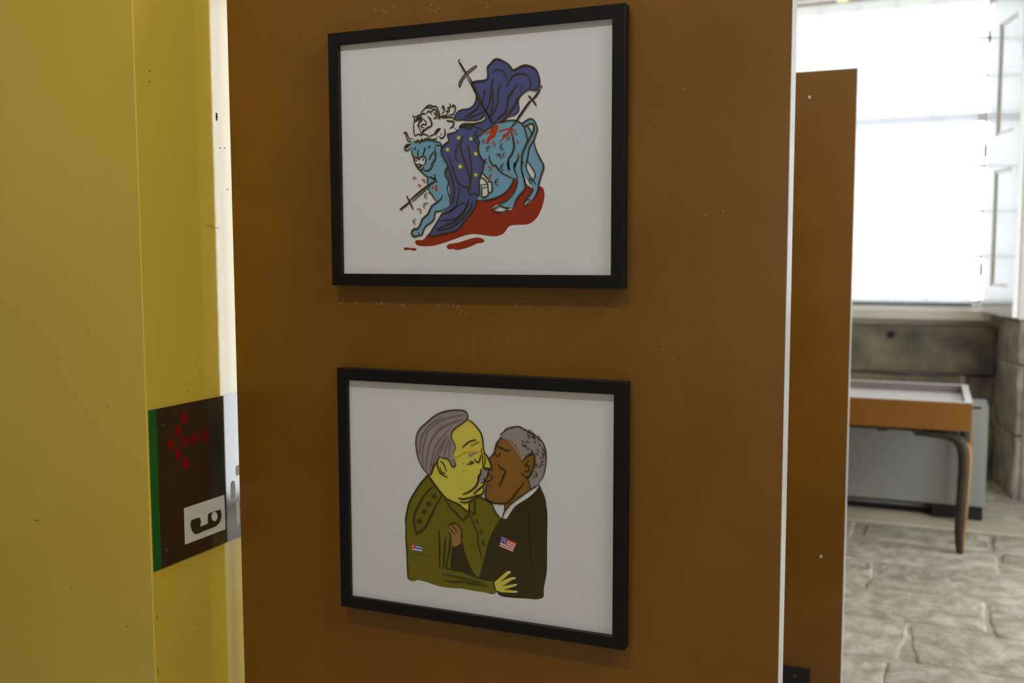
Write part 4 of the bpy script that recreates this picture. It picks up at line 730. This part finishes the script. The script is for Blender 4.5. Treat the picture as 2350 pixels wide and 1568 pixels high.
('l','ink_lines','ink',1,0.99,[-123.3,-99.6,-71.8,-97.8]),
('l','ink_lines','ink',1,1.14,[-43.0,-98.6,-19.6,-99.4]),
('l','ink_lines','ink',1,1.14,[17.4,-99.7,90.7,-102.4]),
('l','ink_lines','suit2',1,1.42,[89.6,9.3,93.2,-40.9,95.6,-86.7,102.8,-120.5]),
('l','ink_lines','ink',1,1.85,[-48.4,-45.5,-45.1,-42.2,-38.6,-39.7,-32.1,-40.8,-26.3,-46.7,-24.2,-51.2,-24.9,-60.8,-25.0,-69.1]),
('l','ink_lines','ink',1,1.7,[-47.1,-46.5,-41.3,-53.1,-36.1,-58.4]),
('l','ink_lines','ink',1,1.7,[-43.1,-42.5,-36.0,-47.7,-32.2,-53.9]),
('l','ink_lines','ink',1,1.42,[-47.8,-52.6,-43.9,-59.3]),
('l','ink_lines','ink',1,1.42,[-40.2,-78.2,-42.9,-97.4,-44.2,-116.7]),
('l','ink_lines','ink',1,1.85,[46.5,-22.7,49.7,-15.4,51.2,-8.3,51.2,0.4]),
('l','ink_lines','ink',1,2.27,[47.0,107.3,38.9,98.2,35.8,90.5,33.3,81.1,25.1,71.2]),
('l','ink_lines','ink',1,2.84,[20.6,30.3,18.6,22.0,18.2,12.6,20.4,4.7,29.2,1.1,40.4,0.5,54.1,2.1,62.7,9.8,71.3,21.0,79.9,32.1,83.0,38.1]),
('l','ink_lines','ink',1,2.13,[52.8,-10.8,61.5,1.6,93.2,26.4,107.7,35.7]),
('l','ink_lines','ink',1,2.13,[108.9,38.1,112.5,29.3,118.5,16.3,121.5,-0.5]),
('l','ink_lines','ink',1,1.85,[44.6,109.5,45.8,112.4,50.7,116.2,54.4,120.4,64.2,123.9,76.4,125.5,83.7,122.4,95.7,117.5,106.5,111.5,114.9,104.2,119.7,94.4,121.1,81.0,119.7,65.1,116.1,50.1,108.9,39.2]),
('l','ink_lines','ink',1,2.98,[81.2,69.9,88.5,79.6,95.7,84.1,100.8,83.4,102.0,77.2,99.9,62.3,93.9,49.3,87.2,47.0,79.9,52.7]),
('l','ink_lines','ink',1,2.27,[92.7,74.2,86.0,64.6,92.1,65.1,92.1,57.1,84.8,55.9]),
('l','ink_lines','ink',1,2.13,[88.4,47.1,92.7,38.9,94.5,27.1]),
('l','ink_lines','ink',1,2.98,[38.1,96.2,39.7,91.4,47.7,89.5,52.4,86.8,61.0,87.4]),
('l','ink_lines','ink',1,2.27,[35.0,81.1,37.0,77.0,41.7,77.3,43.7,82.4]),
('l','ink_lines','ink',1,2.84,[40.6,64.2,42.9,59.4,52.2,53.4,48.9,43.8,42.2,27.7]),
('l','ink_lines','ink',1,1.85,[22.1,43.7,26.8,44.1,31.5,41.1,20.7,33.6]),
('l','ink_lines','ink',1,1.42,[21.4,39.9,30.8,40.7]),
('l','ink_lines','ink',1,1.56,[22.0,30.9,30.1,27.2]),
('l','ink_lines','ink',1,1.28,[24.0,27.9,26.7,24.1]),
('l','ink_lines','ink',1,3.55,[17.5,79.2,22.9,72.8,27.6,62.5,28.9,56.4,26.2,54.6,18.1,54.9,14.7,56.5,15.4,60.3]),
('l','ink_lines','ink',1,2.41,[-12.3,130.8,-5.3,128.0,2.2,121.6,9.7,112.8,13.4,102.7,15.2,87.8,17.3,78.1]),
('l','ink_lines','ink',1,1.99,[-81.0,36.2,-86.2,38.7,-95.4,48.7,-101.8,61.3,-104.4,73.0,-105.6,82.4,-105.5,92.0,-102.7,102.8,-95.9,112.8,-85.3,121.7,-74.7,130.7,-61.6,138.5,-43.4,143.9,-24.2,145.4,-15.3,143.6,-11.8,136.9,-14.2,130.3,-27.0,120.8,-37.3,113.1,-41.2,104.7,-40.0,97.8,-34.9,88.8,-34.7,82.9,-38.2,75.6]),
('l','ink_lines','hairline',1,1.42,[-92.8,42.9,-93.7,73.8,-85.5,104.0]),
('l','ink_lines','hairline',1,1.42,[-87.5,41.0,-84.5,72.1,-75.0,98.8,-56.6,120.1]),
('l','ink_lines','hairline',1,1.42,[-80.9,40.3,-75.4,68.1,-64.6,92.5,-43.7,115.1]),
('l','ink_lines','hairline',1,1.42,[-76.9,49.0,-67.4,73.4,-54.2,97.9]),
('l','ink_lines','hairline',1,1.42,[-64.9,68.9,-56.9,86.0,-49.0,103.0]),
('l','ink_lines','hairline',1,1.42,[-54.5,69.7,-50.4,86.5,-43.8,98.7]),
('l','ink_lines','hairline',1,1.42,[-99.1,66.2,-96.1,95.0,-80.1,118.5,-56.5,133.0]),
('l','ink_lines','hairline',1,1.42,[-85.4,106.4,-66.9,122.9,-41.0,133.9,-16.6,138.9]),
('l','ink_lines','hairline',1,1.42,[-75.1,96.5,-59.2,114.0,-35.9,126.1,-18.0,131.8]),
('l','ink_lines','hairline',1,1.42,[-45.4,68.0,-45.3,83.3,-42.6,94.1]),
('l','ink_lines','ink',1,2.84,[-81.0,35.6,-77.6,39.4,-72.9,51.7,-67.6,56.8]),
('l','ink_lines','ink',1,2.56,[-62.3,67.9,-66.3,61.7,-67.0,54.5,-63.8,44.1,-58.6,38.7,-48.9,34.8]),
('l','ink_lines','ink',1,2.13,[-61.7,59.7,-55.9,56.6,-50.1,44.7]),
('l','ink_lines','ink',1,1.85,[-62.4,51.4,-59.9,43.3,-52.1,40.4]),
('l','ink_lines','ink',1,2.13,[-62.3,67.9,-57.1,65.9,-46.7,63.8,-40.4,53.2,-35.8,53.5,-34.5,57.2,-36.4,64.0]),
('l','ink_lines','gold',1,1.85,[-39.0,66.8,-28.6,71.7,-18.4,77.7,-5.6,80.4,12.1,82.4]),
('l','ink_lines','ink',1,1.7,[11.5,87.5,13.1,70.1,14.1,61.4,16.8,61.7,18.2,66.8,16.2,79.1]),
('l','ink_lines','ink',1,2.27,[-22.1,85.0,-10.6,95.2,2.7,99.6]),
('l','ink_lines','ink',1,2.27,[-6.8,89.1,7.1,96.5]),
('l','ink_lines','ink',1,2.41,[-0.8,68.4,3.2,64.3,7.3,64.7,10.4,74.9]),
('l','ink_lines','ink',1,2.13,[-13.5,58.6,-2.2,62.6,-9.7,63.9]),
('l','ink_lines','ink',1,1.85,[-21.1,60.5,-19.4,59.7]),
('l','ink_lines','ink',1,1.85,[-20.8,47.3,-18.8,46.8]),
('l','ink_lines','ink',1,3.12,[10.6,53.7,9.9,46.1,6.5,40.8,5.8,33.8,0.9,24.0,-9.4,15.5,-21.8,9.3]),
('l','ink_lines','ink',1,2.84,[18.0,34.3,16.6,28.5,9.1,22.2,-3.2,11.6]),
('l','ink_lines','ink',1,2.84,[-29.5,2.8,-19.8,1.9,-1.2,8.0]),
('l','ink_lines','ink',1,2.84,[15.2,23.4,14.5,16.4,10.4,11.6,0.8,8.9,-1.2,6.1]),
('l','ink_lines','ink',1,2.41,[-26.6,-3.3,-18.9,-3.8,-11.3,-1.9,-2.3,4.8]),
('l','ink_lines','ink',1,2.13,[23.1,52.8,22.8,45.9,20.7,40.8,17.3,34.2,11.2,29.9]),
('l','ink_lines','ink',1,4.26,[15.3,38.4,21.4,32.7]),
('l','ink_lines','ink',1,1.42,[43.7,-125.2,54.9,-117.3]),
('l','ink_lines','ink',1,1.42,[46.8,-132.5,61.1,-124.7]),
('l','ink_lines','ink',1,1.42,[50.5,-138.4,67.3,-132.7]),
('l','ink_lines','ink',1,1.14,[99.3,46.6,99.5,47.9,100.5,48.6,101.8,48.3,102.2,47.2]),
('l','ink_lines','ink',1,1.14,[116.6,69.7,114.6,68.6,112.7,69.4,112.2,71.4,113.6,73.1]),
('l','ink_lines','ink',1,1.14,[80.1,102.3,81.4,103.6,83.2,103.6,84.2,102.3,83.7,100.6]),
('l','ink_lines','ink',1,1.14,[104.1,108.9,102.1,108.2,100.4,109.2,100.3,111.2,101.9,112.6]),
('l','ink_lines','ink',1,1.14,[93.1,113.7,93.8,112.8,93.4,111.6,92.3,111.1,91.2,111.6]),
('l','ink_lines','ink',1,1.14,[112.3,98.2,110.7,97.9,109.5,98.9,109.7,100.4,111.0,101.4]),
('l','ink_lines','ink',1,1.14,[104.4,83.7,104.7,85.2,106.1,86.0,107.5,85.4,107.9,84.0]),
('l','ink_lines','ink',1,1.14,[100.9,118.5,99.7,116.6,97.4,116.3,95.9,117.7,96.2,119.9]),
('l','ink_lines','ink',1,1.14,[105.9,53.7,106.1,52.5,105.2,51.5,103.9,51.5,103.2,52.4]),
('l','ink_lines','ink',1,1.14,[88.3,95.3,86.7,95.1,85.6,96.2,85.9,97.7,87.3,98.5]),
('l','ink_lines','ink',1,1.14,[117.9,79.0,116.3,79.3,115.7,80.8,116.5,82.2,118.2,82.5]),
('l','ink_lines','ink',1,1.14,[109.4,114.5,109.7,112.7,108.3,111.2,106.3,111.3,105.2,112.8]),
('l','ink_lines','ink',1,1.14,[116.2,89.0,117.9,89.0,118.8,87.7,118.3,86.1,116.6,85.4]),
('l','ink_lines','ink',1,1.14,[84.0,96.9,82.4,96.4,81.1,97.3,81.1,98.8,82.4,99.9]),
('l','ink_lines','ink',1,1.14,[114.8,71.1,113.8,72.4,114.2,74.0,115.8,74.8,117.4,74.2]),
('l','ink_lines','ink',1,1.14,[103.6,53.8,105.1,53.3,105.4,51.8,104.4,50.5,102.8,50.4]),
('l','ink_lines','ink',1,1.14,[102.8,68.4,104.6,68.0,105.4,66.3,104.4,64.7,102.5,64.3]),
('l','ink_lines','ink',1,1.14,[111.9,68.8,112.1,66.7,110.4,65.1,108.2,65.2,107.0,66.9]),
('l','ink_lines','ink',1,1.14,[113.4,87.1,115.3,87.1,116.4,85.7,115.9,83.8,114.1,83.0]),
('l','ink_lines','ink',1,1.14,[97.9,109.9,99.3,111.4,101.4,111.3,102.5,109.7,101.8,107.8]),
('l','ink_lines','ink',1,1.14,[95.5,90.5,97.3,89.9,97.8,88.2,96.7,86.7,94.8,86.4]),
('l','ink_lines','ink',1,1.14,[93.7,117.7,92.0,118.0,91.3,119.4,92.1,121.0,93.8,121.4]),
('l','ink_lines','ink',1,1.14,[91.2,113.3,90.0,114.5,90.5,116.2,92.2,117.1,93.8,116.4]),
('l','ink_lines','ink',1,1.14,[104.3,90.7,106.2,91.6,108.1,90.8,108.4,88.9,107.1,87.3]),
('l','ink_lines','ink',1,1.14,[94.3,94.0,93.3,92.1,91.1,91.5,89.4,92.7,89.5,94.8]),
('l','ink_lines','ink',1,1.14,[93.5,113.1,94.4,111.5,93.6,109.8,91.8,109.2,90.2,110.2]),
('l','ink_lines','ink',1,1.14,[118.4,95.2,119.2,93.3,118.0,91.4,115.8,91.0,114.2,92.4]),
('l','ink_lines','ink',1,1.14,[88.3,100.8,88.9,102.9,91.0,103.8,93.0,102.9,93.4,100.8]),
('l','ink_lines','ink',1,1.14,[115.7,83.6,116.0,85.1,117.3,85.9,118.7,85.4,119.2,84.0]),
('l','ink_lines','ink',1,1.14,[102.1,55.4,102.7,56.5,104.0,56.8,104.9,56.0,104.9,54.8]),
('l','ink_lines','ink',1,1.14,[104.7,102.2,103.2,101.8,102.0,102.7,102.1,104.1,103.3,105.1]),
('l','ink_lines','ink',1,1.14,[100.5,111.6,98.9,112.7,98.9,114.6,100.5,115.9,102.5,115.6]),
('l','ink_lines','ink',1,1.14,[84.8,94.7,85.5,96.0,87.0,96.4,88.2,95.5,88.2,94.0]),
('l','ink_lines','ink',1,1.14,[110.8,80.6,112.0,80.2,112.3,79.1,111.5,78.1,110.3,78.0]),
('l','ink_lines','ink',1,1.14,[108.9,109.5,110.0,108.6,110.0,107.1,108.7,106.2,107.2,106.5]),
('l','ink_lines','ink',1,1.14,[97.6,89.2,99.0,88.7,99.4,87.4,98.4,86.1,96.9,86.0]),
('l','ink_lines','ink',1,1.14,[82.6,95.4,83.6,96.4,85.0,96.3,85.7,95.2,85.2,93.9]),
('l','ink_lines','ink',1,1.14,[103.7,70.2,105.0,70.2,105.7,69.3,105.4,68.1,104.2,67.6]),
('l','ink_lines','ink',1,1.14,[98.7,117.1,96.6,117.3,95.7,119.1,96.5,120.9,98.6,121.6]),
('l','ink_lines','ink',1,1.14,[100.2,113.5,100.7,112.2,99.8,110.9,98.3,110.6,97.2,111.6]),
('l','ink_lines','ink',1,1.14,[91.7,118.2,91.1,119.3,91.8,120.5,93.1,120.8,94.2,120.0]),
('l','ink_lines','ink',1,1.14,[113.5,94.8,114.8,95.0,115.7,94.2,115.5,92.9,114.4,92.2]),
('l','ink_lines','hairlight',1,1.14,[43.9,106.5,44.5,108.5,46.3,109.0,47.7,107.9,47.3,106.1]),
('l','ink_lines','hairlight',1,1.14,[46.2,106.2,46.8,108.3,48.7,108.8,50.0,107.6,49.6,105.9]),
('l','ink_lines','hairlight',1,1.14,[48.5,105.5,49.1,107.5,51.0,108.0,52.3,106.9,51.9,105.1]),
('l','ink_lines','hairlight',1,1.14,[50.8,104.4,51.4,106.4,53.3,106.9,54.6,105.8,54.2,104.0]),
('l','ink_lines','hairlight',1,1.14,[53.1,103.0,53.7,105.1,55.6,105.6,56.9,104.4,56.5,102.7]),
('l','ink_lines','hairlight',1,1.14,[55.4,101.4,56.0,103.5,57.9,104.0,59.2,102.8,58.8,101.1]),
('l','ink_lines','hairlight',1,1.14,[57.7,99.6,58.3,101.7,60.2,102.2,61.5,101.0,61.1,99.3]),
('l','ink_lines','hairlight',1,1.14,[60.0,97.6,60.6,99.6,62.4,100.1,63.8,99.0,63.4,97.2]),
('l','ink_lines','hairlight',1,1.14,[62.3,95.4,62.9,97.4,64.7,97.9,66.1,96.8,65.6,95.0]),
('l','ink_lines','hairlight',1,1.14,[64.6,93.0,65.2,95.0,67.0,95.5,68.3,94.4,67.9,92.6]),
('l','ink_lines','hairlight',1,1.14,[66.9,90.4,67.5,92.4,69.3,92.9,70.6,91.8,70.2,90.0]),
('l','ink_lines','hairlight',1,1.14,[69.2,87.6,69.8,89.7,71.6,90.2,72.9,89.0,72.5,87.3]),
('l','ink_lines','hairlight',1,1.14,[71.5,84.7,72.0,86.7,73.9,87.2,75.2,86.1,74.8,84.4]),
('l','ink_lines','hairlight',1,1.14,[73.7,81.6,74.3,83.7,76.1,84.2,77.5,83.0,77.0,81.3]),
('l','ink_lines','hairlight',1,1.14,[76.0,78.4,76.6,80.4,78.4,81.0,79.7,79.8,79.3,78.1]),
('l','ink_lines','hairlight',1,1.14,[78.3,75.0,78.9,77.1,80.7,77.6,82.0,76.4,81.6,74.7])]

def A1(*c): return albedo(*c)
def A2(*c): return albedo(*c, white=(150, 147, 137))
PAL1 = dict(red=A1(113, 31, 9), bull=A1(88, 125, 140), white=(.80, .79, .765), blue=A1(60, 61, 98), star=A1(186, 177, 28), ink=A1(48, 40, 17), blood=A1(136, 44, 14))
PAL2 = dict(olive=A2(75, 68, 0), suit=A2(37, 28, 6), suit2=A2(24, 21, 12), brown=A2(96, 62, 18), hair=A2(104, 93, 85), yellow=A2(148, 135, 47), white=(.80, .79, .765), gold=A2(160, 115, 8), lip=A2(112, 86, 32), handbrown=A2(110, 74, 38), flagred=A2(150, 36, 16), flagblue=A2(60, 60, 96), flagwhite=(.82, .82, .82), ink=A2(40, 31, 6), ink2=A2(48, 38, 4), hairline=A2(84, 66, 50), hairlight=A2(120, 109, 98))
def picture(cx, cz, w, h, data, pal, label, group, labels):
    t = thing('picture_frame', label, 'picture', (cx, 0, cz), group)
    prof = [(0, 0), (0, -.0192), (.0008, -.02), (.0186, -.02), (.0194, -.0192), (.0194, -.0135), (.012, -.0135), (.012, 0)]
    bm = bmesh.new(); loops = []
    for sx, sz in ((-1, 1), (1, 1), (1, -1), (-1, -1)):
        loops.append([bm.verts.new((cx+sx*(w/2-o), y-.0003, cz+sz*(h/2-o))) for o, y in prof])
    for i in range(4):
        a, b = loops[i], loops[(i+1) % 4]
        for k in range(len(prof)): bm.faces.new((a[k], b[k], b[(k+1) % len(prof)], a[(k+1) % len(prof)]))
    bmesh.ops.recalc_face_normals(bm, faces=bm.faces)
    obj('moulding', bm, M_frame, t)
    pr = obj('print', B(cx-w/2+.0125, cx+w/2-.0125, -.0122, -.0105, cz-h/2+.0125, cz+h/2-.0125), M_paper, t)
    obj('backing_board', B(cx-w/2+.0125, cx+w/2-.0125, -.0104, -.002, cz-h/2+.0125, cz+h/2-.0125), M_dark, t)
    bm = bmesh.new(); bmesh.ops.create_grid(bm, x_segments=1, y_segments=1, size=.5)
    for v in bm.verts: v.co = Vector((cx+v.co.x*(w-.0385), -.0158, cz+v.co.y*(h-.0385)))
    obj('glass_pane', bm, M_glass, t)
    mats = {k: mat('print_'+k, c, rough=.85, spec=.15, var=.03, vscale=200) for k, c in pal.items()}
    parts = {}; layer = 0; order = list(pal)
    for kind, part, col, sm, wd, flat in data:
        if part not in parts: parts[part] = (bmesh.new(), [])
        bm, ml = parts[part]
        if col not in ml: ml.append(col)
        mi = ml.index(col)
        P = [(flat[i]/1000, flat[i+1]/1000) for i in range(0, len(flat), 2)]
        if kind == 'f':
            layer += 1; y = -.01225-.000018*layer
            Q = spline(P, 3, True) if sm else [Vector(p) for p in P]
            vs_ = [bm.verts.new((cx+p.x, y, cz+p.y)) for p in Q]
            for tri in tessellate_polygon([[Vector((p.x, p.y, 0)) for p in Q]]):
                try: f = bm.faces.new([vs_[i] for i in tri]); f.material_index = mi
                except ValueError: pass
        else:
            y = -.0134-.00002*order.index(col)
            cl = kind == 'c'
            Q = spline(P, 4, cl) if sm else [Vector(P[i]).lerp(Vector(P[i+1]), s/4) for i in range(len(P)-1) for s in range(4)]+[Vector(P[-1])]
            n = len(Q); hw = wd/2000
            L, R = [], []
            for i, p in enumerate(Q):
                a = Q[(i-1) % n] if cl else Q[max(0, i-1)]; b = Q[(i+1) % n] if cl else Q[min(n-1, i+1)]
                d = (b-a); d = d.normalized() if d.length > 1e-9 else Vector((1, 0))
                s = 1 if cl else .5+.5*min(1, 5*i/max(1, n-1), 5*(n-1-i)/max(1, n-1))
                s *= 1+.14*noise.noise(Vector((p.x*60, p.y*60, wd)))
                nn = Vector((-d.y, d.x))*hw*s
                L.append(bm.verts.new((cx+p.x+nn.x, y, cz+p.y+nn.y))); R.append(bm.verts.new((cx+p.x-nn.x, y, cz+p.y-nn.y)))
            for i in range(n if cl else n-1):
                k = (i+1) % n
                f = bm.faces.new((L[i], L[k], R[k], R[i])); f.material_index = mi
            if not cl:
                for e, sgn in ((0, -1), (n-1, 1)):
                    a, b = L[e].co.copy(), R[e].co.copy(); c = (a+b)/2; d = (Q[e]-Q[e-sgn]).normalized()*(a-b).length/2
                    f = bm.faces.new((L[e], R[e], bm.verts.new((c.x+d.x, y, c.z+d.y)))); f.material_index = mi
    for part, (bm, ml) in parts.items():
        o = obj(part, bm, [mats[c] for c in ml], pr)
        if part in ('blood_strokes', 'ink_lines'): o['kind'] = 'stuff'
        if part in labels: o['label'] = labels[part]
    return t
picture(0, 1.7038, .50, .4077, BULL_ART, PAL1, 'black framed print of a blue bull pierced by swords, upper of the two pictures', 'framed cartoon prints',
        dict(blood_puddle='dark red puddle under the bull', bull_figure='pale blue bull', blue_cape='dark blue star cape', rider_figure='white line drawn rider', blood_strokes='red wounds and drops', cape_star='yellow star on the cape', ink_lines='dark brown drawn outlines'))
picture(.0059, 1.1584, .50, .4077, KISS_ART, PAL2, 'black framed print of two men kissing, lower of the two pictures', 'framed cartoon prints',
        dict(olive_jacket='olive uniform jacket', dark_jacket='dark suit jacket', white_collar='white shirt collar', right_face='brown face in profile', left_face='yellow face in profile', left_hand='yellow hand with white nails', grey_hair='grey hair', ink_lines='dark drawn outlines', left_flag='small flag with red triangle and blue stripes', right_flag='small flag with red and white stripes', glasses_drawing='gold glasses', right_hand='brown hand'))

# ------------------------------------------------------------------ wall sign on the yellow pier
sg = thing('wall_sign', 'dark brown sign with red dotted arrow and green edge on the yellow wall', 'sign', (XW, -.05, 1.165))
SX = XW+.0035
obj('plate', B(XW+.0002, SX, -.1657, .16, 1.0315, 1.2993), M_sign, sg)
obj('green_strip', B(XW+.0002, SX, -.1805, -.1657, 1.0315, 1.2993), M_green, sg)
for y, z in DOTS: obj('arrow_dot', cyl(bmesh.new(), (SX-.0002, y, z), (1, 0, 0), .0095, .0005, 24), M_red, sg)
def flat_yz(pts, x, hole=None):
    bm = bmesh.new(); polys = [[Vector((y, z, 0)) for y, z in pts]]
    if hole: polys.append([Vector((y, z, 0)) for y, z in hole])
    al = [p for q in polys for p in q]; v = [bm.verts.new((x, p.x, p.y)) for p in al]
    for t in tessellate_polygon(polys):
        try: bm.faces.new([v[i] for i in t])
        except ValueError: pass
    bmesh.ops.recalc_face_normals(bm, faces=bm.faces)
    if bm.faces and sum(f.normal.x*f.calc_area() for f in bm.faces) < 0: bmesh.ops.reverse_faces(bm, faces=bm.faces)
    r = bmesh.ops.extrude_face_region(bm, geom=bm.faces[:])
    bmesh.ops.translate(bm, verts=[e for e in r['geom'] if isinstance(e, bmesh.types.BMVert)], vec=(.0003, 0, 0))
    return bm
lb = obj('label', flat_yz(LABEL, SX), M_label, sg)
sp = [(p.x, p.y) for p in spline(GL, 2, True)]
obj('letter', flat_yz(GL, SX+.0004, HOLE), M_letter, lb)
for q in BARS:
    (a, b, c, d) = q; y0, y1 = (a[0]+d[0])/2, (b[0]+c[0])/2; z1, z0 = (a[1]+b[1])/2, (c[1]+d[1])/2; r = (y1-y0)*.45
    pts = []
    for cy, cz, s in ((y1-r, z1-r, 0), (y0+r, z1-r, 1), (y0+r, z0+r, 2), (y1-r, z0+r, 3)):
        for k in range(5): t = math.pi/2*(s+k/4); pts.append((cy+r*math.cos(t), cz+r*math.sin(t)))
    obj('lettering', flat_yz(pts, SX), M_lettering, sg)
for y, z in SCREW: obj('screw', cyl(bmesh.new(), (SX-.0003, y, z), (1, 0, 0), .0028, .0009, 16), M_screw, sg)

# ------------------------------------------------------------------ ceiling lamp over the panel, plus added fill lamps (above and behind the view)
def lamp(x, y, z, lx, ly, m, label):
    t = thing('ceiling_or_fill_lamp', label, 'lamp', (x, y, z), 'ceiling lamps')
    obj('housing', B(x-lx/2-.02, x+lx/2+.02, y-ly/2-.02, y+ly/2+.02, z, z+.06, bevel=.006), M_lampbody, t)
    bm = bmesh.new(); bmesh.ops.create_grid(bm, x_segments=1, y_segments=1, size=.5)
    for v in bm.verts: v.co = Vector((x+v.co.x*lx, y+v.co.y*ly, z-.001))
    bmesh.ops.reverse_faces(bm, faces=bm.faces)
    obj('diffuser', bm, m, t)
    for sx in (-1, 1): obj('rod', cyl(bmesh.new(), (x+sx*lx*.35, y, z+.06), (0, 0, 1), .006, 4.1-z-.06, 10), M_lampbody, t)
lamp(-.10, -1.32, 3.4, .55, .15, M_key, 'narrow ceiling lamp hung above and in front of the large brown panel')
lamp(1.85, -.55, 3.3, .3, .9, M_side_fill, 'added fill lamp by the right wall, brightening the side of the yellow wall')  # unseen fill, added to brighten the yellow wall's side face
lamp(-2.2, -3.2, 3.6, 1.2, .3, M_room_fill, 'added fill lamp over the left of the front room')  # unseen fill, added for ambient light in the front room
lamp(1.2, .75, 3.6, .9, .3, M_back_fill, 'added fill lamp beyond the large brown panel, brightening the back room')  # unseen fill, added to light the rear panel, table and heater
